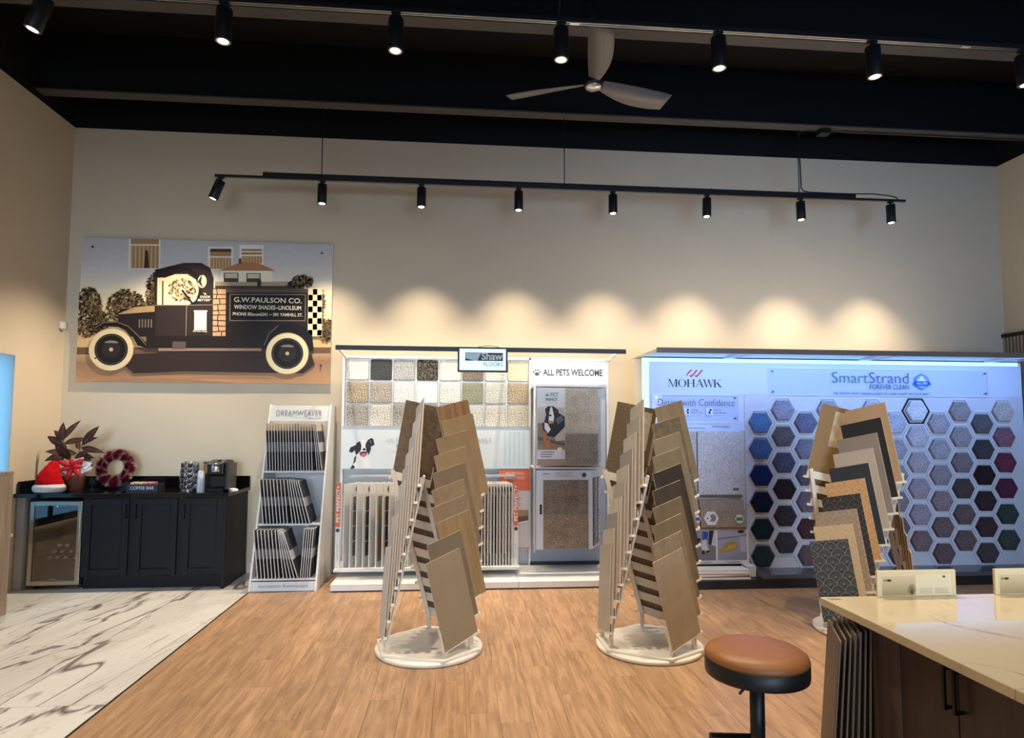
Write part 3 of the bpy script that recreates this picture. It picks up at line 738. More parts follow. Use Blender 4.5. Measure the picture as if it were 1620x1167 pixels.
# two stems
for pts in ([(0,0,.13), (-.06,-.01,.28), (-.10,-.02,.42), (-.12,-.02,.52)], [(.01,0,.13), (.02,.0,.28), (.03,.0,.40), (.05,0,.46)]):
    MB().tube([Vector(p) for p in pts], [.007, .006, .005, .003], n=6).build('stem', M_stem, plant)
def leaf_mesh(L_, W_, bend, fold=.25):
    n = 10; v = []; f = []
    for i in range(n+1):
        s = i/n; wd = W_*math.sin(math.pi*min(1, s*1.02))**.8*(1-.25*s) if 0 < s < 1 else .001
        y = s*L_; z = -bend*s*s*L_
        v += [(-wd, y, z + fold*wd), (0, y, z), (wd, y, z + fold*wd)]
    for i in range(n):
        a = 3*i; f += [(a, a+1, a+4, a+3), (a+1, a+2, a+5, a+4)]
    m = MB().add(v, f, 0, True)
    # midrib and side veins, slightly proud
    m.tube([(0, s/6*L_, -bend*(s/6)**2*L_ + .002) for s in range(0, 6)], .0016, n=4, mi=1)
    for i in range(2, 8):
        s = i/10; wd = W_*math.sin(math.pi*s)**.8*(1-.25*s)*.8
        for sg in (-1, 1):
            m.tube([(0, s*L_, -bend*s*s*L_+.002), (sg*wd, (s+.09)*L_, -bend*(s+.09)**2*L_ + fold*wd + .002)], .0009, n=3, mi=1)
    return m.mesh('leaf', [M_leafd, M_leafv])
LM = [leaf_mesh(.19, .042, .15), leaf_mesh(.23, .036, .3), leaf_mesh(.26, .048, .05), leaf_mesh(.15, .03, .4)]
def put_leaf(mi, base, tip, roll=0):
    d = (Vector(tip) - Vector(base)).normalized()
    side = d.cross(Vector((0, -1, .35))).normalized(); up = side.cross(d)
    Mx = Matrix((side, d, up)).transposed().to_4x4() @ Matrix.Rotation(roll, 4, 'Y'); Mx.translation = Vector(base)
    o = obj('leaf', LM[mi], plant); o.matrix_local = Mx
for mi, bs, tp in ((2, (.06,-.02,.44), (.23,-.06,.64)), (0, (-.12,-.02,.48), (-.13,-.04,.68)), (1, (-.12,-.02,.50), (-.02,-.04,.66)), (1, (-.11,-.02,.46), (.02,-.05,.50)),
                   (0, (-.11,-.02,.44), (-.24,-.03,.52)), (3, (.05,0,.46), (.12,-.03,.50)), (1, (.04,0,.42), (.20,-.05,.40)), (3, (.03,-.01,.36), (.15,-.06,.34)),
                   (2, (.02,-.02,.36), (-.10,-.12,.38)), (1, (-.07,-.02,.34), (-.36,-.06,.22)), (1, (-.08,-.02,.36), (-.30,-.05,.31)), (0, (-.08,-.03,.36), (-.13,-.12,.26)),
                   (0, (.02,-.02,.30), (.15,-.09,.31)), (1, (0,-.02,.30), (.09,-.10,.36)), (2, (-.03,-.03,.30), (-.06,-.14,.40)), (3, (-.11,-.02,.50), (-.20,-.03,.58)), (0, (-.09,0,.38), (-.20,.06,.46)), (3, (.03,0,.40), (-.05,.05,.52))):
    put_leaf(mi, bs, tp)
# pointed wrapping paper behind and below the leaves
for pts in ([(-.10,-.06,.06), (-.33,-.02,.10), (-.28,.02,.24), (-.12,.04,.30)], [(-.12,.06,.14), (-.26,.12,.26), (-.24,.14,.46), (-.16,.12,.42), (-.02,.10,.2)], [(.02,.09,.14), (.12,.12,.30), (.19,.14,.44), (.10,.10,.20)], [(-.09,.03,.1), (-.2,.05,.2), (-.17,.06,.36), (-.04,.08,.2)]):
    c = sum((Vector(p) for p in pts), Vector())/len(pts) + Vector((0, -.025, .0))
    m = MB(); m.add([Vector(p) for p in pts] + [c], [(i, (i+1) % len(pts), len(pts)) for i in range(len(pts))])
    o = m.build('wrap_sheet', M_foil, plant); q = o.modifiers.new('t', 'SOLIDIFY'); q.thickness = .002
# white tulle bow and poinsettia
b = MB()
rr = random.Random(3)
for k in range(14):
    a = 6.2832*k/14 + rr.uniform(-.15, .15); r0 = .14 + rr.uniform(-.02, .04)
    x, z = math.cos(a)*r0, math.sin(a)*r0*.62
    dx, dz = -math.sin(a)*.045, math.cos(a)*.045
    b.add([(0,0,0), (x*.6+dx, -.02, z*.6+dz), (x, .0, z), (x*.6-dx, -.035, z*.6-dz)], [(0, 1, 2), (0, 2, 3)])
o = b.build('tulle_bow', M_tulle, plant, (.075, -.115, .235)); q = o.modifiers.new('t', 'SOLIDIFY'); q.thickness = .0015
M_poin = mat('poinsettia_red', C(188, 14, 26), rough=0.5, var=0.18, scale=14)
for k, (a, ln, wd) in enumerate(((160, .15, .05), (35, .13, .05), (250, .14, .045), (310, .13, .05), (95, .09, .04), (200, .10, .04), (0, .10, .045))):
    n = 6; v = []; f = []
    for i in range(n+1):
        s = i/n; w2 = wd*1.5*(s**.6)*((1-s)**.75)
        v += [(s*ln, -.02*math.sin(s*2.2)-.004*k, w2), (s*ln, -.02*math.sin(s*2.2)-.010-.004*k, 0), (s*ln, -.02*math.sin(s*2.2)-.004*k, -w2)]
    for i in range(n): f += [(3*i, 3*i+1, 3*i+4, 3*i+3), (3*i+1, 3*i+2, 3*i+5, 3*i+4)]
    o = MB().add(v, f, 0, True).build('poinsettia_petal', M_poin, plant, (.07, -.155, .245)); o.rotation_euler = (0, -R(a), 0)
    q = o.modifiers.new('t', 'SOLIDIFY'); q.thickness = .0015

# tinsel wreath
M_tred = mat('tinsel_red', C(112, 10, 28), rough=0.28, metal=0.35, var=0.3, scale=60)
M_twht = mat('tinsel_white', C(190, 170, 172), rough=0.3, metal=0.2, var=0.15, scale=60)
wr = thing('tinsel_wreath', 'red and white tinsel wreath leaning on the coffee bar backsplash', 'wreath', (-3.465, 6.80, CT))
RW, rw = .138, .030
core = MB(); n = 40; mm = 10; v = []; f = []
for i in range(n):
    a = 6.2832*i/n
    for j in range(mm):
        c = 6.2832*j/mm; v.append(((RW + rw*math.cos(c))*math.cos(a), rw*math.sin(c), (RW + rw*math.cos(c))*math.sin(a)))
for i in range(n):
    for j in range(mm): f.append((i*mm+j, i*mm+(j+1) % mm, ((i+1) % n)*mm+(j+1) % mm, ((i+1) % n)*mm+j))
wc = core.add(v, f, 0, True).build('core', M_tred, wr, (0, 0, .214)); wc.rotation_euler = (R(-14), 0, 0)
tin = MB(); rr = random.Random(11)
for i in range(9000):
    a = rr.random()*6.2832; c = rr.random()*6.2832
    e = Vector((math.cos(a), 0, math.sin(a)))*math.cos(c) + Vector((0, 1, 0))*math.sin(c)
    p0 = Vector((math.cos(a)*RW, 0, math.sin(a)*RW)) + e*rw*.8
    band = math.sin(a*9 + c*.9)
    ln = .034 + .012*rr.random() + (.006 if band > .78 else 0)
    d = (e + Vector((rr.uniform(-.5,.5), rr.uniform(-.5,.5), rr.uniform(-.5,.5)))).normalized()
    p1 = p0 + d*ln; sd = d.orthogonal().normalized()*.0016
    tin.add([p0 - sd, p0 + sd, p1], [(0, 1, 2)], 1 if band > .78 else 0)
to = tin.build('tinsel', [M_tred, M_twht], wr, (0, 0, .214)); to.rotation_euler = (R(-14), 0, 0); to['kind'] = 'stuff'

# sweetener box COFFEE BAR
M_chalk = mat('black_chalk_box', C(28, 34, 48), rough=0.6, var=0.08); M_chalkw = mat('chalk_white', C(226, 230, 236), rough=0.7, var=0.02)
cbx = thing('sweetener_box', 'dark open box lettered COFFEE BAR holding sweetener packets', 'box', (-3.045, 6.55, CT))
q = MB(); hw2, dd, hh = .145, .075, .072
q.box(-hw2, hw2, -dd, -dd+.008, 0, hh).box(-hw2, hw2, dd-.008, dd, 0, hh).box(-hw2, -hw2+.008, -dd+.008, dd-.008, 0, hh).box(hw2-.008, hw2, -dd+.008, dd-.008, 0, hh).box(-hw2+.008, hw2-.008, -dd+.008, dd-.008, 0, .006).box(-.004, .004, -dd+.008, dd-.008, .006, hh-.004)
q.build('tray', M_chalk, cbx)
t = text('COFFEE BAR', .046, cbx, (0, -dd-.0008, .036), M_chalkw, xs=.86, offset=-.004)
pk = [mat('packet_white', C(236, 232, 224), rough=.6), mat('packet_yellow', C(232, 196, 70), rough=.6), mat('packet_pink', C(230, 120, 130), rough=.6), mat('packet_blue', C(120, 150, 200), rough=.6)]
pmesh = [MB().box(-.002, .002, -.045, .045, 0, .082).mesh('sweetener_packet', m_) for m_ in pk]
names = ['white', 'yellow', 'pink', 'blue']
cnt = {}
seq = [0,0,0,1,1,0,1,1,0,0,2,2,0,2,2,2,0,2,2,2]
for i, s in enumerate(seq):
    x = -.128 + i*.0105 + (.012 if i > 9 else 0)
    cnt[s] = cnt.get(s, 0) + 1
    o = obj('sweetener_packet', pmesh[s], None, (-3.045 + x, 6.545, CT + .0065), (0, R(8), 0))
    tag(o, '%s sweetener packet, %s %s one from the left in the coffee bar box' % (names[s], ORD[cnt[s]-1], names[s]), 'packet', 'packets in the sweetener box')

# coffee pod carousel
M_chrome = mat('chrome', C(205, 205, 208), rough=0.12, metal=1.0, var=0.02)
pods = [mat('pod_dark', C(30, 34, 52), rough=.35), mat('pod_blue', C(52, 66, 104), rough=.35), mat('pod_brown', C(62, 44, 36), rough=.35), mat('pod_grey', C(120, 120, 124), rough=.35)]
ca = thing('pod_carousel', 'round wire carousel holding dark coffee pods beside the paper cups', 'pod carousel', (-2.655, 6.60, CT))
MB().lathe([(.075, 0), (.078, .008), (.02, .014), (0, .014)], n=28).build('base', M_chrome, ca)
MB().cyl((0,0,.01), (0,0,.285), .006, n=8).build('spindle', M_chrome, ca)
rg = MB(); podm = [MB().lathe([(.0, -.030), (.016, -.030), (.021, -.004), (.0225, -.002), (.0225, 0), (0, .001)], n=12).mesh('pod', m_) for m_ in pods]
ringm = MB(); v = []; f = []
for i in range(16):
    a = 6.2832*i/16
    for j in range(5):
        c = 6.2832*j/5; v.append(((.026 + .0025*math.cos(c))*math.cos(a), (.026 + .0025*math.cos(c))*math.sin(a), .0025*math.sin(c)))
for i in range(16):
    for j in range(5): f.append((i*5+j, i*5+(j+1) % 5, ((i+1) % 16)*5+(j+1) % 5, ((i+1) % 16)*5+j))
ringme = ringm.add(v, f, 0, True).mesh('pod_ring', M_chrome)
for cidx in range(7):
    a = 6.2832*cidx/7 - 1.2
    for r_ in range(5):
        px, py = .062*math.cos(a), .062*math.sin(a); z = .043 + r_*.052
        ro = (R(90), 0, a + R(90))
        o = obj('pod_ring', ringme, ca, (px*1.22, py*1.22, z), ro)
        # the pod's foil lid faces outwards
        o = obj('pod', podm[(cidx*3 + r_*2) % 4], ca, (px*1.3, py*1.3, z), ro); o.name = 'pod'
    MB().tube([(.086*math.cos(a+.42), .086*math.sin(a+.42), .01), (.088*math.cos(a+.42), .088*math.sin(a+.42), .15), (.082*math.cos(a+.42), .082*math.sin(a+.42), .27), (.04*math.cos(a+.42), .04*math.sin(a+.42), .287), (0, 0, .285)], .0022, n=5).build('wire', M_chrome, ca)

# stack of paper cups: each cup a thing
M_cup = mat('paper_cup', C(206, 210, 214), rough=0.6, var=0.25, scale=60, c2=C(120, 138, 140), sharp=(.5, .62))
M_cup2 = mat('paper_cup_rim', C(222, 224, 228), rough=0.6)
cm = MB().lathe([(.026, 0), (.036, .092), (.0385, .094), (.0375, .098), (.035, .096), (.025, .003), (0, .003)], n=24)
cm_top = MB().lathe([(.037, 0), (.0345, .004), (.035, .009), (.0265, .094), (.024, .097), (0, .097)], n=24)   # inverted: mouth down
cme = cm_top.mesh('paper_cup', M_cup)
for i in range(7):
    o = obj('paper_cup', cme, None, (-2.495, 6.47, CT + .0005 + i*.0175)); o['label'] = ''
    tag(o, 'patterned paper cup on top of the upside-down stack' if i == 6 else 'upside-down paper cup, %s from the bottom of the stack' % ORD[i], 'cup', 'stack of paper cups')
    o.name = 'paper_cup'

# coffee maker
M_mk = mat('coffee_maker_black', C(22, 22, 24), rough=0.22, var=0.05); M_mkg = mat('coffee_maker_grey', C(66, 66, 68), rough=0.3)
M_tank = glass('water_tank', (.75, .72, .66, 1), .10)
mk = thing('coffee_maker', 'black single-cup coffee maker with silver handle on the coffee bar', 'coffee maker', (-2.385, 6.64, CT))
prof = [(-.16, 0), (.15, 0), (.15, .285), (.10, .30), (-.02, .305), (-.12, .285), (-.155, .27), (-.155, .165), (-.09, .15), (-.09, .035), (-.16, .03)]
MB().prism([(a, b) for a, b in prof], (-.062, 0, 0), (0,1,0), (0,0,1), (1,0,0), .155).build('housing', M_mk, mk, bevel=.008, seg=3)
MB().prism([(a, b) for a, b in [(-.13, .01), (.14, .01), (.14, .27), (-.10, .27), (-.13, .25)]], (.094, 0, 0), (0,1,0), (0,0,1), (1,0,0), .032).build('side_shell', M_mk, mk, bevel=.008, seg=3)
MB().box(-.135, -.066, -.06, .13, .165, .265).build('water_tank', M_tank, mk, bevel=.01, seg=3)
MB().box(-.137, -.065, -.062, .132, .265, .285).build('tank_lid', M_mkg, mk, bevel=.006)
MB().box(-.13, -.068, -.03, .12, 0, .165).build('tank_base', M_mk, mk, bevel=.004)
MB().lathe([(.048, .0), (.056, .01), (.056, .085), (.05, .09)], n=24).build('brew_head', M_chrome, mk, (.016, -.115, .185))
MB().tube([(-.052, -.14, .262), (-.05, -.178, .272), (.016, -.188, .276), (.082, -.178, .272), (.086, -.10, .30)], .007, n=8).build('handle', M_chrome, mk)
MB().box(-.06, .092, -.165, -.06, .0, .026).build('drip_tray', M_mk, mk, bevel=.004)
MB().lathe([(.018, 0), (.018, .006), (0, .007)], n=16).build('button', M_chrome, mk, (.016, -.05, .303))

# folded napkins at the end of the bar
M_nap = mat('paper_napkin', C(236, 234, 226), rough=0.9, var=0.02)
nk = thing('napkin_stack', 'small pile of white napkins at the right end of the coffee bar', 'napkins', (-2.215, 6.56, CT), R(-58))
for k in range(5):
    o = MB().box(-.075+.002*k, .075-.003*k, -.03, .03, .0006+.004*k, .004+.004*k).build('napkin', M_nap, nk, bevel=.0015); o.rotation_euler = (0, 0, R((k*7) % 5 - 2))

# ------------------------------------------------------------------ white board rack with header
M_white = mat('white_laminate', C(226, 224, 220), rough=0.4, var=0.02)
M_rackgrey = mat('pale_grey_panel', C(206, 206, 204), rough=0.45, var=0.02)
M_ltext = mat('grey_lettering', C(112, 112, 114), rough=0.5, var=0.02)
rk = thing('board_rack', 'tall white three-shelf rack of thin sample boards beside the coffee bar', 'rack', (-1.62, 6.2, 0))
SL = .52/1.77
side = [(0, 0), (.76, 0), (.76, 1.76), (.52, 1.77)]
MB().prism(side, (-.312, 0, 0), (0,1,0), (0,0,1), (1,0,0), .018).build('side_panel', M_white, rk, bevel=.002)
MB().prism(side, (.294, 0, 0), (0,1,0), (0,0,1), (1,0,0), .018).build('side_panel', M_white, rk, bevel=.002)
MB().box(-.294, .294, .745, .76, 0, 1.76).build('back_panel', M_white, rk)
for z in (.112, .602, 1.102):
    MB().box(-.294, .294, SL*z+.012, .745, z-.018, z).build('shelf', M_white, rk, bevel=.001)
MB().prism([(-.294, 0), (.294, 0), (.294, .168), (-.294, .168)], (0, SL*1.60+.015, 1.60), (1,0,0), (0, math.sin(math.atan(SL)), math.cos(math.atan(SL))), (0, 1, 0), .012).build('header', M_rackgrey, rk)
MB().prism([(-.294, 0), (.294, 0), (.294, .085), (-.294, .085)], (0, .008, .004), (1,0,0), (0, math.sin(math.atan(SL)), math.cos(math.atan(SL))), (0, 1, 0), .012).build('kick_panel', M_rackgrey, rk)
lean = 90 - math.degrees(math.atan(SL))
hz = 1.60+.168*.5*math.cos(math.atan(SL)); hy = SL*hz+.0135
def fitw(o, wd):
    cur = max(v.co.x for v in o.data.vertices) - min(v.co.x for v in o.data.vertices); o.scale[0] = wd/cur; return o
fitw(text('DREAMWEAVER', .085, rk, (-.012, hy-.004, hz), M_ltext, rot=(lean, 0, 0), offset=-.012), .46)
sw = Art(); sw.line([(-.10+.012*k, -.028-.018*math.sin(k/16*3.1)) for k in range(17)], .003, (120,120,122)); sw.line([(.04+.01*k, .026+.016*math.sin(k/16*3.1)) for k in range(17)], .003, (120,120,122))
o = sw.build('swoosh', rk, (-.012, hy-.004, hz)); o.rotation_euler = (-math.atan(SL), 0, 0)
fitw(text('carpet mills', .022, rk, (.15, hy-.004-.045*SL, hz-.045), M_ltext, rot=(lean, 0, 0)), .13)
fitw(text('Innovation Reinvented', .04, rk, (0, SL*.048+.002, .048), M_ltext, rot=(lean, 0, 0), offset=-.008), .45)
# sample boards on the rack: white-edged, dark faced with a paler band
M_bedge = mat('board_edge_white', C(214, 212, 208), rough=0.5, var=0.04, scale=20)
M_bface = mat('board_face_charcoal', C(58, 58, 62), rough=0.6, var=0.3, scale=7, bump=.1)
M_bband = mat('board_band_pale', C(182, 182, 186), rough=0.5, var=0.08, scale=14)
M_btop = mat('board_top_band', C(196, 176, 150), rough=0.6, var=0.1)
M_bcarp = carpet('board_carpet_taupe', C(150, 138, 120))
def rack_board(th, dp, ht, top_c=False):
    """thin board standing on edge: thickness along X, depth along Y (0..dp), height along Z"""
    m = MB()
    m.box(-th/2, th/2-.002, 0, dp, 0, ht, 0)
    zs = [0.004, ht*.40, ht*.60, ht*.84, ht-.004]
    ms = [1, 2, 1, 3 if top_c else 1]
    for i in range(4):
        if zs[i+1] - zs[i] > .002: m.box(th/2-.002, th/2, .012, dp-.004, zs[i], zs[i+1]-.0005, ms[i])
    return m.mesh('sample_board', [M_bedge, M_bface, M_bband, M_btop])
RB = [rack_board(.007, .30, .475, True), rack_board(.008, .30, .43), rack_board(.008, .30, .46)]
def place_rack(kind, x, z, tilt, y, lab, grp):
    th = .004
    o = obj('sample_board', RB[kind], None, (x, y, z + abs(math.sin(tilt))*th + .0015), (0, tilt, 0))
    tag(o, lab, 'sample board', grp); return o
for i in range(17):
    x = -1.885 + i*.0272; place_rack(0, x + .02, 1.102, R(-3.2), 6.455, 'thin sample board, %s from the left on the top shelf of the white rack' % ORD[i], 'boards on the top rack shelf')
for i in range(3):
    x = -1.40 + i*.022; place_rack(0, x + .02, 1.102, R(-6.5-i), 6.455, 'pale-edged sample board leaning right of the others, top rack shelf, number %s' % ('one','two','three')[i], 'boards on the top rack shelf')
for i in range(8):
    place_rack(1, -1.85 + i*.0325, .602, R(-6.5), 6.335, 'grey sample board, %s from the left on the middle shelf of the white rack' % ORD[i], 'boards on the middle rack shelf')
for i in range(6):
    place_rack(1, -1.575 + i*.0325, .602, R(-8.5 - 1.6*i), 6.335, 'grey sample board, %s from the left on the middle shelf of the white rack' % ORD[8+i], 'boards on the middle rack shelf')
for i in range(7):
    place_rack(2, -1.845 + i*.0325, .112, R(-6.5), 6.20, 'grey sample board, %s from the left on the bottom shelf of the white rack' % ORD[i], 'boards on the bottom rack shelf')
for i in range(5):
    place_rack(2, -1.61 + i*.033, .112, R(-8.5 - 2.6*i), 6.20, 'grey sample board, %s from the left on the bottom shelf of the white rack' % ORD[7+i], 'boards on the bottom rack shelf')
for i in range(5):
    place_rack(2, -1.462 + i*.0205, .112, R(3.5), 6.22, 'sample board leaning right, %s in the right-hand group on the bottom rack shelf' % ORD[i], 'boards on the bottom rack shelf')

# ------------------------------------------------------------------ carpet display with swatch grid (left display)
M_wmetal = mat('white_metal', C(232, 231, 228), rough=0.35, var=0.02)
M_darkbar = mat('dark_bronze_bar', C(40, 33, 28), rough=0.4, var=0.06)
M_orange = mat('orange_print', C(226, 106, 52), rough=0.5, var=0.04)
M_pgrey = mat('pale_grey_board', C(196, 198, 200), rough=0.5, var=0.03)
M_ink = mat('charcoal_ink', C(46, 52, 56), rough=0.5, var=0.02)
M_inkl = mat('light_grey_ink', C(150, 158, 160), rough=0.5, var=0.02)
M_wink = mat('white_ink', C(244, 240, 234), rough=0.5, var=0.01)
M_teal = mat('teal_ink', C(60, 150, 140), rough=0.5, var=0.02)
sd = thing('carpet_display', 'white carpet display with swatch grid, lit sign and dog banner', 'display', (.2, 6.86, 0))
SX = lambda x: x - .2
# back panel, uprights, platform
MB().box(SX(-1.22), SX(.788), .03, .05, .075, 2.30).build('back_panel', M_pgrey, sd)
MB().box(SX(.79), SX(1.64), .03, .05, .075, 2.30).build('back_panel', M_pgrey, sd)
for x in (-1.215, .785, 1.645):
    MB().box(SX(x)-.012, SX(x)+.012, -.012, .05, .07, 2.305).build('upright', M_wmetal, sd, bevel=.002)
MB().box(SX(-1.205), SX(1.63), -.012, .03, 2.282, 2.305).build('top_rail', M_wmetal, sd)
for x0, x1 in ((-1.17, .60), (.603, 1.62)):
    MB().box(SX(x0), SX(x1), -.72, .03, .012, .072).build('platform', M_wmetal, sd, bevel=.003)
    MB().box(SX(x0)+.02, SX(x1)-.02, -.70, .02, 0, .012).build('plinth_foot', M_blackmetal, sd)
# canopy: front bar, arms, LED strip shining at the panel
MB().box(SX(-1.222), SX(1.737), -.46, -.435, 2.312, 2.358).build('canopy_bar', M_darkbar, sd)
MB().box(SX(-1.21), SX(1.725), -.434, -.405, 2.330, 2.336).build('canopy_lip', M_darkbar, sd)
for x in (-1.19, .50, 1.645):
    MB().prism([(-.435, 2.335), (-.435, 2.315), (.02, 2.262), (.02, 2.305)], (SX(x)-.012, 0, 0), (0,1,0), (0,0,1), (1,0,0), .024).build('canopy_arm', M_wmetal, sd)
M_ledw = emissive('led_strip_warm', (1.0, .92, .74, 1), 6.0)
MB().box(SX(-1.20), SX(1.70), -.434, -.418, 2.314, 2.322).build('led_strip', M_ledw, sd)
l = area_light('canopy_led_light', (.24, 6.445, 2.313), (.24, 6.86, 1.75), 2.8, .02, 6, (1.0, .95, .84)); l.parent = sd; l.matrix_parent_inverse = sd.matrix_world.inverted(); l.location = (.04, -.415, 2.313)
# tiny cable over the sign
MB().tube([(SX(.20), -.44, 2.36), (SX(.25), -.44, 2.372), (SX(.34), -.43, 2.378), (SX(.42), -.43, 2.362)], .003, n=5).build('cable', M_blackmetal, sd)

# swatches 8 x 3, each a thing
SW = [[('cream loop', (222,216,194), .25), ('charcoal', (66,70,72), .4), ('silver grey', (160,164,160), .35), ('black and cream speckled', (84,74,60), .8), ('ivory diamond', (216,212,192), .3), ('brown striped', (128,112,92), .4), ('pale beige', (206,200,178), .3), ('straw yellow', (214,194,140), .25)],
      [('golden tan', (176,154,110), .5), ('taupe', (168,154,134), .45), ('pale silver', (206,210,204), .25), ('white', (228,228,220), .15), ('pale linen', (206,208,194), .3), ('green branch-patterned', (140,144,104), .3), ('pale sage', (190,192,172), .25), ('camel tan', (178,150,108), .4)],
      [('brown-grey speckled', (168,158,142), .5), ('oatmeal', (208,198,178), .4), ('moss-grey speckled', (158,156,134), .5), ('grey-brown frieze', (150,140,130), .55), ('stone grey', (176,170,156), .4), ('pale grey-green', (196,200,184), .3), ('light sand', (208,198,176), .35), ('honey beige', (202,190,152), .35)]]
swm = {}
def rounded_rect(w_, h_, r, n=4):
    pts = []
    for cx, cz, a0 in ((w_/2-r, h_/2-r, 0), (-w_/2+r, h_/2-r, 90), (-w_/2+r, -h_/2+r, 180), (w_/2-r, -h_/2+r, 270)):
        for k in range(n+1):
            a = R(a0 + 90*k/n); pts.append((cx + r*math.cos(a), cz + r*math.sin(a)))
    return pts
sw_core = rounded_rect(.222, .222, .018)
for r_ in range(3):
    for c_ in range(8):
        nm, cc, ct_ = SW[r_][c_]
        x = -1.068 + c_*.2462; z = 2.158 - r_*.2455
        cm_ = carpet('swatch_%d_%d' % (r_, c_), C(*desat(cc, .45)), ct_, 75 if ct_ < .6 else 55)
        m = MB().prism([(a, b) for a, b in sw_core], (0, 0, 0), (1,0,0), (0,0,1), (0,-1,0), .014)
        o = m.build('carpet_swatch', cm_, None, (x, 6.8735, z), bevel=.004)
        tag(o, '%s square carpet swatch, %s row, %s from the left on the grid' % (nm, ('top', 'middle', 'bottom')[r_], ORD[c_]), 'carpet swatch', 'square swatches on the grid')
        # white grid frame round the swatch with a notch tab
        fm = swm.get('f')
        if fm is None:
            q = MB(); e = .1195; t_ = .0045
            q.box(-e-.003, e+.003, -.012, 0, e-t_, e+.003).box(-e-.003, e+.003, -.012, 0, -e-.003, -e+t_).box(-e-.003, -e+t_, -.012, 0, -e+t_, e-t_).box(e-t_, e+.003, -.012, 0, -e+t_, e-t_)
            q.box(-.018, .018, -.016, 0, -e+t_, -e+.014)
            fm = swm['f'] = q.mesh('grid_frame', M_wmetal)
        obj('grid_frame', fm, sd, (SX(x), .0296, z))
# illuminated sign
M_scr = emissive('lit_sign_face', (.62, .90, 1.0, 1), 1.0)
sg = thing('lit_sign', 'small illuminated black-framed sign hung on the dark canopy bar', 'sign', (.247, 6.352, 2.10))
MB().box(-.252, .252, 0, .012, 0, .252).box(-.252, .252, .012, .040, 0, .012).box(-.252, .252, .012, .04, .24, .252).box(-.252, -.24, .012, .04, .012, .24).box(.24, .252, .012, .04, .012, .24).build('frame', M_blackmetal, sg)
MB().box(-.234, .234, -.003, -.0002, .018, .234).build('face', M_scr, sg)
M_sgrey = mat('sign_grey', C(44, 52, 58), rough=.5)
q = Art(); a_ = (72,80,86)
q.poly([(-.175,.112),(-.05,.112),(-.012,.196),(-.175,.196)], (225,242,246)); q.line([(-.175,.112),(-.175,.195),(-.012,.195)], .004, a_)
q.poly([(-.175,.112),(-.175,.138),(-.10,.118),(-.07,.112)], a_); q.poly([(-.055,.112),(.205,.112),(.205,.196),(-.015,.196)], a_)
q.build('logo_blocks', sg, (0, -.0035, 0))
fitw(text('Shaw', .102, sg, (.092, -.0055, .156), M_wink, offset=.03), .215)
fitw(text('FLOORS', .058, sg, (.105, -.005, .076), M_sgrey, offset=.006), .19)

# dog banner
bn = MB().box(SX(-1.213), SX(.782), -.020, -.014, 1.10, 1.548).build('banner', mat('banner_paper', C(222, 230, 230), rough=.4, var=.03, scale=2), sd)
MB().box(SX(-1.213), SX(.782), -.026, .03, 1.548, 1.556).build('banner_rail', M_pgrey, sd)
d = Art()
W_, B_, G_ = (244,244,242), (34,32,34), (150,148,148)
def dog1(q, ox, oz, s):
    f = lambda p: [(ox + a*s, oz + b*s) for a, b in p]
    q.poly(f([(-.05,0),(.0,.28),(.12,.42),(.32,.42),(.46,.26),(.50,0)]), W_)                  # chest
    q.poly(f([(-.10,0),(-.02,.12),(.04,.05),(.02,0)]), B_); q.poly(f([(-.02,.12),(.02,.34),(.08,.38),(.06,.2)]), (70,68,70))
    q.poly(f([(.10,.42),(.06,.56),(.10,.76),(.22,.84),(.36,.82),(.46,.70),(.46,.50),(.36,.36),(.22,.34)]), W_)   # head
    q.poly(f([(.06,.40),(.02,.60),(.08,.76),(.18,.80),(.22,.66),(.20,.52),(.12,.44)]), B_)   # left patch
    q.poly(f([(.44,.40),(.50,.58),(.46,.74),(.36,.80),(.33,.66),(.36,.52)]), B_)
    q.poly(f([(.08,.70),(-.10,.62),(-.14,.50),(-.06,.46),(.04,.54)]), B_)                    # left ear
    q.poly(f([(.38,.82),(.50,.90),(.56,.86),(.60,.70),(.46,.62)]), B_); q.poly(f([(.42,.80),(.50,.84),(.52,.74)]), (90,84,86))
    q.poly(f([(.22,.60),(.29,.66),(.36,.60),(.34,.52),(.24,.52)]), (236,234,232)); q.ell(ox+.30*s, oz+.56*s, .045*s, .038*s, (20,20,22), n=12)
    q.poly(f([(.16,.46),(.24,.50),(.40,.50),(.36,.38),(.28,.34),(.20,.38)]), (60,30,32)); q.poly(f([(.20,.44),(.36,.46),(.34,.36),(.27,.33)]), (216,110,118))
    q.ell(ox+.17*s, oz+.63*s, .018*s, .018*s, (90,60,40), n=8); q.ell(ox+.40*s, oz+.65*s, .018*s, .018*s, (90,60,40), n=8)
dog1(d, SX(-1.09), 1.103, .36)
d.build('banner_print', sd, (0, -.0205, 0)); d = Art()
for k in range(5): d.poly([(SX(.5)+.05*k, 1.13), (SX(.53)+.05*k, 1.13), (SX(.53)+.05*k, 1.50), (SX(.5)+.05*k, 1.50)], (206,222,224), new=(k == 0))
d.build('banner_tint', sd, (0, -.0205, 0))
yb = -.0235
fitw(text('ULTRA D', .060, sd, (SX(-.60), yb, 1.402), M_inkl, offset=-.02, spacing=1.1, align='CENTER'), .30)
fitw(text('ARPET', .060, sd, (SX(.27), yb, 1.402), M_inkl, offset=-.02, spacing=1.1), .20)
fitw(text('DESIG', .034, sd, (SX(-.58), yb, 1.342), M_ink, offset=.01, spacing=1.2), .13)
fitw(text('Ge', .034, sd, (SX(-.60), yb, 1.232), M_ink), .045)
MB().box(SX(-.70), SX(.20), yb, yb+.0015, 1.290, 1.292).build('rule_line', M_inkl, sd)

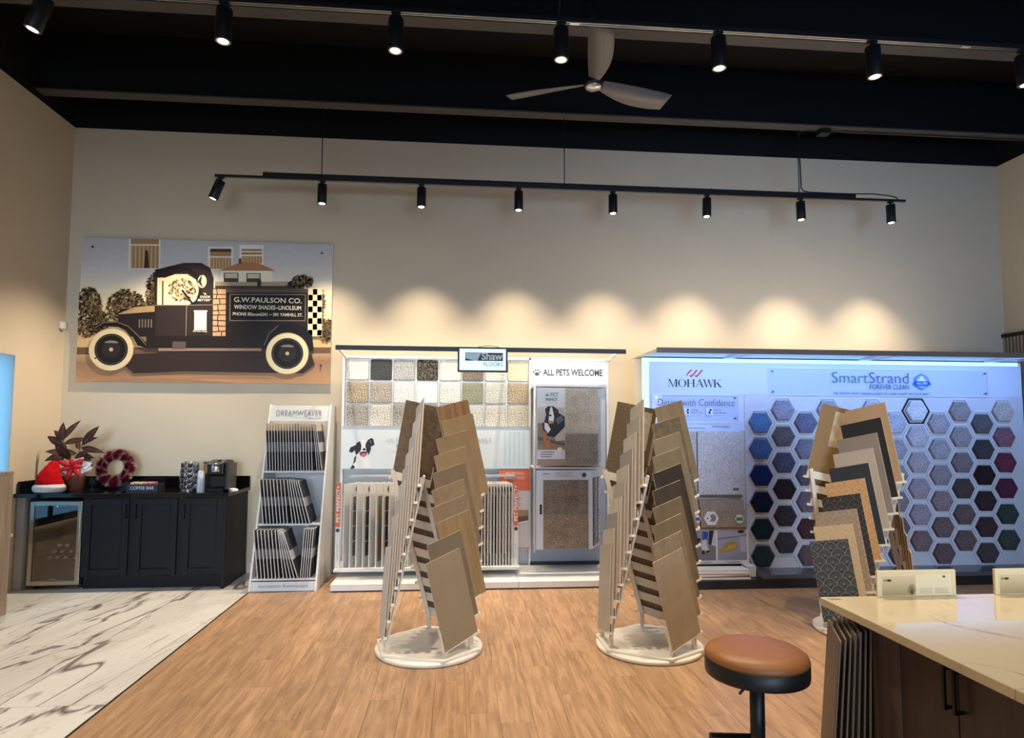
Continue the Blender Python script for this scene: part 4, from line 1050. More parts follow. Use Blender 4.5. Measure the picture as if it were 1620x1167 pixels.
# shelf rail and lower board racks
MB().box(SX(-1.12), SX(.62), -.03, .03, 1.015, 1.04).build('cross_rail', M_pgrey, sd)
MB().box(SX(-1.20), SX(.64), -.43, .03, .120, .145).build('rack_shelf', M_wmetal, sd, bevel=.002)
for x in (-1.10, .55): MB().box(SX(x), SX(x)+.02, -.10, -.08, .072, .12).build('shelf_post', M_pgrey, sd)
for x, tx in ((-1.178, -1), (.604, 1)):
    o = MB().box(SX(x)-.022, SX(x)+.022, -.36, -.335, .148, .985).build('end_panel', M_white, sd)
    MB().box(SX(x)-.0222, SX(x)+.0222, -.3606, -.359, .545, .986).build('orange_band', M_orange, o)
    fitw(text('PET PERFECT+', .048, o, (SX(x), -.3615, .775), M_wink, rot=(90, -90, 0), offset=.014), .36)
    MB().cyl((SX(x), -.3635, .515), (SX(x), -.358, .515), .019, n=16).build('badge', M_ink, o)
    fitw(text('solution dyed fiber', .018, o, (SX(x), -.3612, .30), M_inkl, rot=(90, -90, 0)), .17)
# standing sample boards with carpet chips
M_bwhite = mat('sample_board_white', C(224, 222, 214), rough=0.5, var=0.03)
chips = [carpet('chip_grey', C(128, 124, 118)), carpet('chip_beige', C(184, 170, 146)), carpet('chip_dark', C(84, 78, 72)), carpet('chip_light', C(204, 198, 186))]
M_photo = mat('board_photo', C(150, 110, 76), rough=.5, var=.4, scale=9, c2=C(96, 150, 140), sharp=(.45, .6))
def standing(kind, sgn, chip, nchip):
    """board standing on edge, face with chips on the side sgn (+1 right, -1 left)"""
    th = .010; m = MB().box(-th/2, th/2, 0, .33, 0, .822, 0)
    xa, xb = (th/2, th/2+.007) if sgn > 0 else (-th/2-.007, -th/2)
    if kind == 'photo':
        m.box(xa if sgn > 0 else -th/2-.001, th/2+.001 if sgn > 0 else xb, .03, .25, .05, .70, 2)
    elif kind != 'plain':
        z1 = .70 if sgn > 0 else .71
        for k in range(nchip):
            a = z1 - (k+1)*(.60/nchip) + .006; m.box(xa, xb, .045 if sgn > 0 else .02, .27, a, a + .60/nchip - .012, 1)
    return m.mesh('sample_board', [M_bwhite, chips[chip], M_photo])
M_dot = mat('black_badge', C(36, 36, 38), rough=.5)
bcache = {}
def stand(kind, sgn, chip, nchip, x, lab, grp):
    k = (kind, sgn, chip, nchip)
    if k not in bcache: bcache[k] = standing(*k)
    t = thing('sample_board', lab, 'sample board', (x, 6.508, .1455), R(-20) if sgn > 0 else R(9), grp)
    obj('board', bcache[k], t)
    if kind == 'chips':
        xx = sgn*.0055
        MB().cyl((xx, .12 if sgn > 0 else .05, .765), (xx + sgn*.0015, .12 if sgn > 0 else .05, .765), .03, n=16).build('badge', M_dot, t)
kinds = ['plain', 'chips', 'plain', 'chips', 'plain', 'photo', 'chips', 'plain', 'chips', 'plain', 'chips', 'plain', 'chips', 'plain', 'chips', 'plain', 'chips', 'plain']
for i, kd in enumerate(kinds):
    stand(kd, 1, (0, 0, 0, 2, 0, 0, 2, 0, 1, 0, 3, 0, 1, 0, 2, 0, 3, 0)[i], 4, -1.125 + i*.064, '%s white sample board, %s from the left in the left lower rack' % ({'plain': 'plain', 'chips': 'carpet-chipped', 'photo': 'photo-printed'}[kd], ORD[i]), 'boards in the left lower rack')
for i in range(13):
    stand('chips', -1, (1, 0, 3, 0, 1, 2, 0, 3, 0, 1, 2, 1, 0)[i], 1, .568 - i*.031, 'carpet-strip sample board, %s from the right in the right lower rack' % ORD[i], 'boards in the right lower rack')
# orange protection card behind the right rack
pc = MB().box(SX(.449), SX(.789), -.016, -.010, .24, 1.09).build('info_card', mat('card_pink_grey', C(214, 204, 200), rough=.5, var=.02), sd)
MB().box(SX(.449), SX(.789), -.0175, -.0161, .868, 1.091).build('orange_band', M_orange, pc)
MB().box(SX(.449), SX(.789), -.0175, -.0161, .255, .262).build('orange_line', M_orange, pc)
for k, s in enumerate(('PROTECTION', 'AGAINST THOSE', "UH OH", 'SPOTS')):
    if k < 2: fitw(text(s, .04, pc, (SX(.62), -.0185, 1.045-.045*k), M_wink, offset=-.01), (.19, .22)[k])
card = Art(); ox = SX(.66)
card.poly([(ox-.06,.58),(ox+.11,.60),(ox+.11,.66),(ox-.01,.66),(ox-.08,.62)], (168,136,104)); card.poly([(ox-.08,.62),(ox-.06,.58),(ox+.11,.60),(ox+.11,.55),(ox-.05,.52),(ox-.08,.56)], (110,84,64)); card.poly([(ox-.08,.555),(ox-.05,.515),(ox+.11,.545),(ox+.11,.53),(ox-.05,.50)], (226,226,232))
for k in range(5): card.poly([(ox-.10,.79-.02*k),(ox+.03-.015*(k % 3),.79-.02*k),(ox+.03-.015*(k % 3),.784-.02*k),(ox-.10,.784-.02*k)], (150,140,140), new=(k == 0))
card.build('card_print', pc, (0, -.0176, 0))

# ---- ALL PETS WELCOME section with hinged wing boards
hd = MB().box(SX(.80), SX(1.632), -.006, .03, 2.018, 2.28).build('header_panel', mat('header_white', C(226, 226, 228), rough=.45, var=.02), sd)
fitw(text('ALL PETS WELCOME', .098, hd, (SX(1.262), -.008, 2.145), M_ink, offset=.030), .665)
paw = Art(); px, pz = SX(.862), 2.140
paw.ell(px, pz-.012, .026, .022, (64,70,74), n=14)
for a, b in ((-.036, .010), (-.014, .030), (.012, .030), (.034, .010)): paw.ell(px+a, pz+b, .0095, .012, (64,70,74), n=10)
paw.build('paw_print', hd, (0, -.0065, 0))
MB().box(SX(.79), SX(1.56), -.36, .03, 1.968, 1.985).build('wing_top_rail', M_wmetal, sd)
MB().box(SX(.79), SX(1.53), -.36, .03, 1.118, 1.135).build('wing_mid_rail', M_pgrey, sd)
MB().cyl((SX(.796), -.35, .27), (SX(.796), -.35, 1.99), .010, n=10).build('hinge_post', M_pgrey, sd)
MB().box(SX(.80), SX(1.62), .02, .031, .10, 1.0).build('lower_panel', mat('blue_grey_panel', C(164, 172, 190), rough=.5, var=.03), sd)
MB().box(SX(.79), SX(1.63), -.02, .03, .074, .105).build('dark_kick', M_blackmetal, sd)
M_wing = mat('wing_board', C(206, 210, 216), rough=.4, var=.03)
def wing(z0, z1, x1, y, label, chipc):
    t = thing('wing_board', label, 'sample board', (.812, y, z0), 0, 'hinged wing boards')
    MB().box(0, x1-.812, 0, .010, 0, z1-z0).build('board', M_wing, t, bevel=.002)
    MB().box(.05, x1-.812-.006, -.007, 0, .02, z1-z0-.08).build('carpet', carpet('wing_carpet_%d' % chipc, [C(150,146,138), C(92,90,90), C(186,182,170), C(70,76,88)][chipc]), t)
    return t
for k in range(1, 6):
    wing(1.155, 1.955, 1.462 + .018*k, 6.512 + .050*k, 'upper hinged carpet board, %s one behind the dog poster board' % ORD[k-1], (1, 3, 0, 2, 1)[k-1])
    wing(.302, 1.105, 1.405 + .026*k, 6.512 + .050*k, 'lower hinged carpet board, %s one behind the front board' % ORD[k-1], (3, 1, 0, 3, 2)[k-1])
t = thing('wing_board', 'upper hinged board with a dog-on-sofa poster and two carpet squares', 'sample board', (.812, 6.5, 1.155), 0, 'hinged wing boards')
MB().box(0, .65, 0, .010, 0, .802).build('board', M_wing, t, bevel=.002)
MB().box(.302, .646, -.009, 0, .335, .800).build('carpet_square', carpet('pp_light', C(188, 180, 162), .45, 110), t)
MB().box(.302, .646, -.009, 0, .004, .328).build('carpet_square', carpet('pp_dark', C(136, 130, 118), .5, 110), t)
q = Art(); PWd = .286
q.poly([(.012,.0),(.298,.0),(.298,.80),(.012,.80)], (226,226,226))
q.poly([(.012,.0),(.298,.0),(.298,.065),(.012,.065)], (170,146,124)); q.poly([(.012,.16),(.298,.16),(.298,.60),(.012,.60)], [(150,128,104),(150,128,104),(214,204,196),(214,204,196)])
q.poly([(.012,.20),(.298,.16),(.298,.34),(.20,.40),(.012,.44)], (140,124,100)); q.poly([(.012,.26),(.298,.20),(.298,.23),(.012,.30)], (104,88,70)); q.poly([(.19,.30),(.24,.37),(.298,.38),(.298,.26),(.20,.25)], (196,186,172))
q.poly([(.21,.50),(.24,.60),(.29,.58),(.298,.50),(.26,.44)], (206,184,178))
BB = (26,25,28)
q.poly([(.06,.44),(.07,.36),(.12,.30),(.19,.29),(.26,.36),(.298,.40),(.298,.50),(.24,.54),(.20,.50),(.12,.44)], BB)          # body
q.poly([(.08,.44),(.10,.52),(.09,.58),(.12,.61),(.18,.61),(.23,.57),(.24,.48),(.20,.44),(.16,.42),(.10,.42)], BB)            # head
q.poly([(.145,.60),(.165,.60),(.185,.50),(.18,.46),(.13,.46),(.13,.50)], (240,238,234)); q.ell(.145, .515, .014, .011, (12,12,14), n=10)
q.poly([(.12,.46),(.19,.46),(.17,.43),(.13,.43)], (198,142,84)); q.poly([(.085,.44),(.12,.43),(.15,.37),(.12,.33),(.085,.38)], (236,234,232))
q.poly([(.075,.36),(.11,.33),(.10,.24),(.07,.25)], (190,112,52)); q.poly([(.095,.25),(.14,.27),(.15,.19),(.11,.17),(.09,.20)], (196,116,54))
q.poly([(.20,.48),(.26,.52),(.29,.47),(.22,.42)], (96,94,98)); q.ell(.118, .555, .008, .008, (120,70,40), n=8); q.ell(.19, .55, .008, .008, (120,70,40), n=8)
q.ell(.245, .158, .031, .031, (236,236,238), n=18); q.ring(.245, .158, .029, .031, (160,160,165), 18)
for k in range(3):
    for j in range(9 - k): q.poly([(.045+.016*j,.142-.024*k),(.057+.016*j,.142-.024*k),(.057+.016*j,.132-.024*k),(.045+.016*j,.132-.024*k)], (84,82,86), new=(k+j == 0))
q.build('poster_print', t, (0, -.001, 0))
zt_ = -(q.layer*q.step + .0025)
fitw(text('PET', .060, t, (.187, zt_, .728), M_teal, offset=.012), .085); fitw(text('PERFECT', .038, t, (.158, zt_, .678), M_ink, offset=.012), .125)
pw2 = Art(); pw2.ell(.112, .722, .013, .011, (60,150,140), n=10)
for a, b in ((-.018, .006), (-.007, .017), (.007, .017), (.018, .006)): pw2.ell(.112+a, .722+b, .005, .006, (60,150,140), n=8)
pw2.build('paw_mark', t, (0, zt_, 0))
t = thing('wing_board', 'lower hinged board with four joined brown-grey carpet squares and a hand slot', 'sample board', (.812, 6.5, .302), 0, 'hinged wing boards')
MB().box(0, .588, 0, .010, 0, .803).build('board', M_wing, t, bevel=.002)
for x0, x1, z0, z1 in ((.073, .306, .36, .705), (.308, .541, .36, .705), (.073, .306, .004, .356), (.308, .541, .004, .356)):
    MB().box(x0, x1, -.010, 0, z0, z1).build('carpet_square', carpet('lb_%d' % (1 if z0 > .1 else 2), C(124, 116, 106) if z0 > .1 else C(140, 126, 112), .55, 110), t)
MB().box(.036, .060, -.0012, 0, .355, .455).build('hand_slot', mat('slot_dark', C(40, 38, 38), rough=.7), t, bevel=.0005)
MB().cyl((.498, -.002, .755), (.498, 0, .755), .024, n=20).build('badge', M_ink, t)
fitw(text('shaw', .028, t, (.10, -.001, .768), M_ink, offset=.01), .07)
lt = Art()
for k in range(3): lt.poly([(.19,.782-.018*k),(.39-.02*(k % 2),.782-.018*k),(.39-.02*(k % 2),.776-.018*k),(.19,.776-.018*k)], (160,160,164), new=(k == 0))
tag(lt.build('caption_lines', t, (0, -.0004, 0)), kind='stuff')

# ------------------------------------------------------------------ blue-lit carpet display (right display)
YP = 6.35
M_bar2 = mat('bronze_fascia', C(122, 108, 98), rough=0.35, var=0.05)
M_glow = emissive('edge_glow', (.34, .80, 1.0, 1), 1.7)
M_panelw = mat('display_white', C(214, 216, 224), rough=0.4, var=0.015)
M_side = mat('display_side_cream', C(228, 224, 212), rough=0.5, var=0.02)
M_navy = mat('black_logo_ink', C(12, 14, 24), rough=0.5)
M_redl = mat('red_logo', C(206, 28, 56), rough=0.45)
M_acry = glass('clear_acrylic', (.97, .98, 1, 1), .02, .03)
M_acre = mat('acrylic_edge', C(236, 242, 252), rough=.2, var=.01)
md = thing('backlit_display', 'wide blue-lit carpet display with a honeycomb sample panel and black plinth', 'display', (4.0, YP, 0))
MX = lambda x: x - 4.0
MB().box(MX(1.889), MX(6.10), 0, .30, .08, 2.267).build('light_box', M_side, md)
MB().box(MX(1.860), MX(6.13), -.35, .30, .0, .08).build('plinth', M_blackmetal, md, bevel=.002)
MB().box(MX(2.975), MX(6.10), -.32, -.001, .0801, .122).build('ledge', mat('dark_grey_ledge', C(84, 84, 90), rough=.25), md, bevel=.003)
MB().box(MX(1.889), MX(6.06), -.004, -.0002, 2.230, 2.267).build('glow_edge', M_glow, md)
MB().box(MX(1.889), MX(1.958), -.004, -.0002, .55, 2.229).build('glow_edge', M_glow, md)
M_hdr = mat('backlit_header', C(206, 212, 226), rough=.4, var=.01, emit=(.20, .38, 1.0, 1), estr=.17)
hp = MB().box(MX(1.960), MX(6.085), -.014, -.0002, 1.893, 2.228).build('header_panel', M_hdr, md)
MB().box(MX(1.960), MX(2.965), -.010, -.0002, 1.512, 1.891).build('lower_header', M_hdr, md)
hx = MB().box(MX(2.967), MX(6.085), -.018, -.0002, .122, 1.891).build('honeycomb_panel', M_panelw, md)
# canopy with translucent sheet, arms and LED strip
MB().box(MX(1.842), MX(6.085), -.65, -.625, 2.246, 2.294).build('canopy_fascia', M_bar2, md, bevel=.001)
ms = bpy.data.materials.new('canopy_sheet'); ms.use_nodes = True
b_ = ms.node_tree.nodes['Principled BSDF']; b_.inputs['Base Color'].default_value = C(220, 222, 226); b_.inputs['Roughness'].default_value = .35
nz_ = ms.node_tree.nodes.new('ShaderNodeTexNoise'); rp_ = ms.node_tree.nodes.new('ShaderNodeValToRGB'); rp_.color_ramp.elements[0].color = C(210, 212, 216); rp_.color_ramp.elements[1].color = C(226, 228, 232)
ms.node_tree.links.new(nz_.outputs['Fac'], rp_.inputs['Fac']); ms.node_tree.links.new(rp_.outputs['Color'], b_.inputs['Base Color'])
MB().box(MX(1.85), MX(6.08), -.624, .28, 2.280, 2.286).build('canopy_sheet', ms, md)
for x in (1.85, 2.75, 4.23, 5.66):
    MB().prism([(-.62, 2.279), (-.62, 2.256), (-.02, 2.268), (-.02, 2.279)], (MX(x), 0, 0), (0,1,0), (0,0,1), (1,0,0), .10 if x > 2 else .02).build('canopy_arm', M_panelw, md)
M_ledc = emissive('led_strip_cool', (.55, .80, 1.0, 1), 5.0)
MB().box(MX(1.87), MX(6.06), -.62, -.60, 2.268, 2.276).build('led_strip', M_ledc, md)
l = area_light('canopy_led_light', (0, 0, 0), (0, .6, -.55), 4.1, .03, 16, (.20, .40, 1.0)); l.parent = md; l.location = (0, -.60, 2.255)
# wordmark in a high-contrast serif
def glyphs(s, x0, z0, h, wd, parent, m, y):
    T, t, sr = .17, .045, .05
    G = {
     'M': (1.25, [[(.12,0),(.165,0),(.165,1),(.12,1)], [(.12,1),(.30,1),(.70,0),(.60,0)], [(.58,0),(.64,0),(1.02,1),(.96,1)], [(.96,0),(1.14,0),(1.14,1),(.96,1)], [(.02,0),(.27,0),(.27,.05),(.02,.05)], [(.02,.95),(.2,.95),(.2,1),(.02,1)], [(.88,0),(1.23,0),(1.23,.05),(.88,.05)], [(1.0,.95),(1.23,.95),(1.23,1),(1.0,1)]]),
     'O': (1.10, None),
     'H': (1.12, [[(.12,0),(.30,0),(.30,1),(.12,1)], [(.80,0),(.98,0),(.98,1),(.80,1)], [(.3,.48),(.8,.48),(.8,.53),(.3,.53)]] + [[(a,b),(a+.34,b),(a+.34,b+.05),(a,b+.05)] for a in (.04,.72) for b in (0,.95)]),
     'A': (1.06, [[(.12,0),(.17,0),(.55,1),(.48,1)], [(.44,1),(.60,1),(1.0,0),(.82,0)], [(.28,.30),(.72,.30),(.70,.35),(.30,.35)], [(.02,0),(.28,0),(.28,.05),(.02,.05)], [(.74,0),(1.07,0),(1.07,.05),(.74,.05)]]),
     'W': (1.42, [[(.10,1),(.28,1),(.56,0),(.44,0)], [(.46,0),(.52,0),(.80,1),(.74,1)], [(.66,1),(.84,1),(1.10,0),(.98,0)], [(1.00,0),(1.06,0),(1.34,1),(1.29,1)], [(.02,.95),(.36,.95),(.36,1),(.02,1)], [(.60,.95),(.92,.95),(.92,1),(.60,1)], [(1.2,.95),(1.42,.95),(1.42,1),(1.2,1)]]),
     'K': (1.12, [[(.12,0),(.30,0),(.30,1),(.12,1)], [(.30,.40),(.35,.38),(.88,1),(.82,1)], [(.42,.52),(.56,.64),(1.06,0),(.86,0)], [(.04,0),(.38,0),(.38,.05),(.04,.05)], [(.04,.95),(.38,.95),(.38,1),(.04,1)], [(.74,.95),(1.02,.95),(1.02,1),(.74,1)], [(.76,0),(1.14,0),(1.14,.05),(.76,.05)]])}
    kern = {'W': -.16, 'A': -.02, 'O': -.02, 'H': -.02, 'K': -.10, 'M': 0}
    tot = sum(G[c][0] + kern[c] for c in s); k = wd/(tot*h); x = x0
    for c in s:
        x += kern[c]*h*k; mb = MB()
        if G[c][1] is None:
            n = 28
            for i in range(n):
                a, b = 6.2832*i/n, 6.2832*(i+1)/n
                def pt(an, o):
                    rx, rz = (.52, .515) if o else (.52-.17*abs(math.cos(an))**1.2-.03, .475)
                    return (x + (.55 + rx*math.cos(an))*h*k, z0 + (.5 + rz*math.sin(an))*h)
                q = [pt(a, 1), pt(b, 1), pt(b, 0), pt(a, 0)]; mb.add([(p[0], y, p[1]) for p in q], [(0,1,2,3)])
        else:
            for pi_, p in enumerate(G[c][1]): mb.add([(x + a*h*k, y - .00003*pi_, z0 + b*h) for a, b in p], [tuple(range(len(p)))])
        o = mb.build('lettering', m, parent); q = o.modifiers.new('t', 'SOLIDIFY'); q.thickness = .0006
        x += G[c][0]*h*k
glyphs('MOHAWK', MX(2.154), 1.968, .080, .578, md, M_navy, -.0155)
for k in range(3):
    x0 = MX(2.346) + .056*k; z0 = 2.075
    pts = [(x0, z0), (x0+.012, z0+.030), (x0+.045, z0+.068), (x0+.062, z0+.075), (x0+.075, z0+.066), (x0+.060, z0+.060), (x0+.030, z0+.030)]
    if k: pts = [(x0-.016, z0+.018), (x0-.012, z0+.002), (x0+.004, z0-.004), (x0+.030, z0+.018), (x0+.066, z0+.062), (x0+.072, z0+.076), (x0+.052, z0+.072), (x0+.020, z0+.030), (x0+.002, z0+.014)]
    MB().prism(pts, (0, -.0155, 0), (1,0,0), (0,0,1), (0,1,0), .0008).build('logo_stroke', M_redl, md)
# acrylic plates on stand-off bolts
def plate(x0, x1, z0, z1):
    p = MB().box(MX(x0), MX(x1), -.034, -.029, z0, z1).build('acrylic_plate', M_acry, md)
    e = .005
    MB().box(MX(x0), MX(x1), -.0345, -.0285, z1-e, z1+.001).box(MX(x0), MX(x1), -.0345, -.0285, z0-.001, z0+e).box(MX(x0), MX(x0)+e, -.0345, -.0285, z0+e, z1-e).box(MX(x1)-e, MX(x1), -.0345, -.0285, z0+e, z1-e).build('plate_edge', M_acre, p)
    for a in (x0+.04, x1-.04):
        for b in (z0+.035, z1-.035): MB().cyl((MX(a), -.040, b), (MX(a), -.010, b), .010, n=12).build('bolt', M_chrome, p)
    return p
p1_ = plate(1.981, 2.899, 1.612, 1.892)
M_thin = mat('thin_grey_ink', C(70, 76, 100), rough=.5)
fitw(text('Design with Confidence', .105, p1_, (MX(2.445), -.0355, 1.805), M_thin, offset=-.014, shear=.12), .815)
for x, s in ((2.355, 'Change\nYour Color'), (2.595, 'Choose\nYour Sample')):
    ic = MB().box(MX(x)-.045, MX(x)+.022, -.0362, -.035, 1.683, 1.752).build('icon_tile', M_acre, p1_)
    q = Art(); q.ell(MX(x), 1.732, .012, .012, (30,34,50), n=12); q.ell(MX(x)-(.0 if x < 2.5 else .012), 1.704, .012, .013, (30,34,50), n=12); q.poly([(MX(x)-.022,1.722),(MX(x)-.012,1.722),(MX(x)-.012,1.712),(MX(x)-.022,1.712)], (60,66,84)); q.build('icon', ic, (0, -.0365, 0))
    text(s, .026, p1_, (MX(x)+.032, -.0355, 1.718), M_thin, align='LEFT', offset=-.008)
q = Art(); q.line([(MX(2.24), 1.545), (MX(2.55), 1.545)], .006, (120,126,156)); q.line([(MX(2.62), 1.562), (MX(2.80), 1.562)], .012, (150,156,186)); q.line([(MX(2.72), 1.549), (MX(2.81), 1.549), (MX(2.81), 1.575)], .003, (90,96,130)); q.build('small_print', md, (0, -.0105, 0))
p2_ = plate(3.229, 5.686, 1.892, 2.177)
M_sage = mat('sage_ink', C(66, 126, 104), rough=.5); M_slate = mat('slate_ink', C(70, 90, 126), rough=.5); M_blue = mat('badge_blue', C(24, 112, 200), rough=.5)
fitw(text('Smart', .168, p2_, (MX(4.118), -.0355, 2.078), M_sage, offset=-.012), .40)
fitw(text('Strand', .168, p2_, (MX(4.555), -.0355, 2.078), M_slate, offset=-.012), .44)
fitw(text('FOREVER CLEAN', .076, p2_, (MX(4.557), -.0355, 1.986), mat('deep_blue_ink', C(34, 66, 110), rough=.5), offset=-.004), .44)
fitw(text('THE SOFTEST, MOST DURABLE, EASIEST TO CLEAN CARPET ON THE PLANET.', .036, p2_, (MX(4.47), -.0355, 1.914), M_slate, offset=-.004), 1.08)
bd = Art(); bx, bz = MX(4.924), 2.048
hexp = [(bx + .088*math.sin(R(60*k)), bz + .088*math.cos(R(60*k))) for k in range(6)]
bd.poly(hexp, (60,120,200)); bd.poly([(bx + .080*math.sin(R(60*k)), bz + .080*math.cos(R(60*k))) for k in range(6)], (140,176,232))
bd.poly([(bx-.06,bz-.01),(bx-.045,bz+.02),(bx-.03,bz+.03),(bx-.02,bz+.055),(bx,bz+.06),(bx+.02,bz+.045),(bx+.02,bz+.03),(bx+.045,bz+.01),(bx+.06,bz-.015)], (232,240,250))
bd.poly([(bx-.105,bz-.035),(bx-.085,bz+.005),(bx+.085,bz+.005),(bx+.105,bz-.035),(bx+.08,bz-.035),(bx+.07,bz-.045),(bx-.07,bz-.045),(bx-.08,bz-.035)], (16,104,204))
bd.build('badge', p2_, (0, -.0358, 0))
fitw(text('ALL PET', .032, p2_, (bx, -.0372, bz-.020), M_wink, offset=.014), .12)

# ---- big carpet panels on the left
cp = [carpet('frieze_silver', C(212, 207, 204), .25, 120), carpet('frieze_warm', C(174, 162, 152), .3, 120), carpet('pile_brown', C(160, 142, 122), .3, 130), carpet('pile_cream', C(200, 194, 186), .22, 120)]
for x0, x1, z0, z1, c, lb in ((1.972, 2.441, .865, 1.510, 3, 'cream shag carpet panel under the small clear lettered plate, left one'), (2.452, 2.915, .865, 1.510, 0, 'silver-grey shag carpet panel under the small clear lettered plate, right one')):
    t = thing('carpet_sample', lb, 'carpet sample', ((x0+x1)/2, YP-.0105, z0), 0, 'carpet panels on the lit display')
    MB().box(-(x1-x0)/2, (x1-x0)/2, -.030, 0, 0, z1-z0).build('pile', cp[c], t, bevel=.006)
    MB().box(-(x1-x0)/2, (x1-x0)/2, -.034, 0, -.026, -.001).build('backing', mat('carpet_backing', C(120, 96, 74), rough=.8), t)
for x0, x1, c, lb in ((1.972, 2.441, 1, 'grey-beige carpet panel below the cream shag one'), (2.452, 2.92, 2, 'brown-beige carpet panel with hexagonal tags below the silver shag one')):
    t = thing('carpet_sample', lb, 'carpet sample', ((x0+x1)/2, YP-.0105, .545), 0, 'carpet panels on the lit display')
    MB().prism([(0, 0), (-.09, 0), (-.075, .17), (-.035, .275), (0, .275)], (-(x1-x0)/2, 0, 0), (0,1,0), (0,0,1), (1,0,0), x1-x0).build('pile', cp[c], t, bevel=.006)
    MB().box(-(x1-x0)/2, (x1-x0)/2, -.095, 0, -.018, -.001).build('backing', MATS['carpet_backing'], t)
def hextag(x, y, z, r, c, tilt=0):
    t = thing('hexagon_tag', {'g': 'small white hexagonal tag with green label on the %s carpet panel' % ('silver shag' if z > .8 else 'brown-beige'), 'p': 'white hexagonal tag with purple label on the left carpet panel', 'w': 'white hexagonal tag with a picture of a figure on brown-beige carpet'}[c], 'tag', (x, y, z))
    MB().prism([(r*math.cos(R(60*k)), r*math.sin(R(60*k))) for k in range(6)], (0, 0, 0), (1,0,0), (0,0,1), (0,-1,0), .006).build('plate', M_white, t)
    if c == 'w':
        q = Art(); q.poly([(-.02,-.03),(0,-.005),(-.015,.03),(.02,.045),(.05,.02),(.045,-.02),(.02,-.035)], (150,120,110)); q.ell(-.04, 0, .008, .008, (60,60,64), n=8); q.build('picture', t, (0, -.0065, 0))
    else:
        MB().box(-r*.72, r*.72, -.0072, -.0062, -r*.38, r*.32).build('label', mat('tag_green' if c == 'g' else 'tag_purple', C(84, 128, 62) if c == 'g' else C(84, 56, 160), rough=.5), t)
    t.rotation_euler = (tilt, 0, 0)
hextag(2.556, 6.250, .640, .078, 'w', R(-6)); hextag(2.85, 6.250, .632, .048, 'g', R(-6)); hextag(2.845, 6.308, .925, .044, 'g'); hextag(2.405, 6.250, .635, .044, 'p', R(-6))
# photo board with two pictures
pb = MB().box(MX(1.94), MX(2.945), -.095, -.082, .185, .527).build('photo_board', M_white, md)
MB().box(MX(1.94), MX(2.945), -.081, -.0005, .50, .526).build('photo_board_shelf', M_white, md)
f1 = Art(); x0, x1, z0, z1 = MX(2.335), MX(2.602), .222, .520
f1.poly([(x0,z0),(x1,z0),(x1,z1),(x0,z1)], (150,146,156)); f1.poly([(x0,z0),(x1,z0),(x1,z0+.15),(x0,z0+.13)], (128,120,128)); f1.poly([(x0,z0+.14),(x0+.10,z0+.14),(x0+.11,z0+.22),(x0,z0+.23)], (58,34,34))
f1.poly([(x0+.13,z0+.20),(x0+.18,z0+.20),(x0+.19,z1-.02),(x0+.13,z1-.01)], (40,84,170)); f1.poly([(x0+.19,z0+.16),(x0+.24,z0+.14),(x0+.25,z1),(x0+.20,z1)], (40,44,60)); f1.poly([(x0+.22,z0+.15),(x1,z0+.14),(x1,z1),(x0+.25,z1)], (206,206,214))
f1.poly([(x0+.11,z0+.14),(x0+.13,z0+.20),(x0+.17,z0+.21),(x0+.175,z0+.15),(x0+.20,z0+.10),(x0+.13,z0+.09)], (206,206,206)); f1.poly([(x0+.12,z0+.06),(x0+.15,z0+.06),(x0+.15,z0+.10),(x0+.125,z0+.10)], (48,34,40)); f1.poly([(x0+.165,z0+.075),(x0+.20,z0+.08),(x0+.20,z0+.10),(x0+.17,z0+.10)], (48,34,40))
f1.build('picture', pb, (0, -.0955, 0))
f2 = Art(); x0, x1 = MX(2.621), MX(2.925)
f2.poly([(x0,z0),(x1,z0),(x1,z1),(x0,z1)], [(150,148,166),(150,148,166),(176,176,192),(176,176,192)]); f2.poly([(x0,z0+.22),(x1,z0+.25),(x1,z0+.24),(x0,z0+.20)], (130,130,150)); f2.poly([(x1-.07,z0+.09),(x1,z0+.08),(x1,z0+.23),(x1-.07,z0+.24)], (190,188,200))
f2.poly([(x0,z0+.075),(x0+.05,z0+.12),(x0+.08,z0+.17),(x0+.15,z0+.19),(x0+.20,z0+.17),(x0+.21,z0+.12),(x0+.14,z0+.09),(x0+.06,z0+.075)], (176,150,70)); f2.poly([(x0+.08,z0+.10),(x0+.12,z0+.15),(x0+.19,z0+.16),(x0+.19,z0+.12)], (200,170,96)); f2.poly([(x1-.09,z1-.03),(x1-.03,z1-.03),(x1-.03,z1),(x1-.09,z1)], (70,44,44))
f2.build('picture', pb, (0, -.0955, 0))
cl_ = Art()
for xx in (2.40, 2.70):
    for k in range(2): cl_.line([(MX(xx)+.02*k, .206-.010*k), (MX(xx)+.16-.02*k, .206-.010*k)], .004, (120,116,124))
tag(cl_.build('caption_lines', pb, (0, -.0955, 0)), kind='stuff')
MB().box(MX(2.87), MX(2.965), -.20, -.001, .0801, .184).build('side_post', M_white, md)
MB().box(MX(1.94), MX(2.869), -.0815, -.0005, .0801, .184).build('shelf_back', mat('shelf_dark', C(40, 38, 40), rough=.7), md)
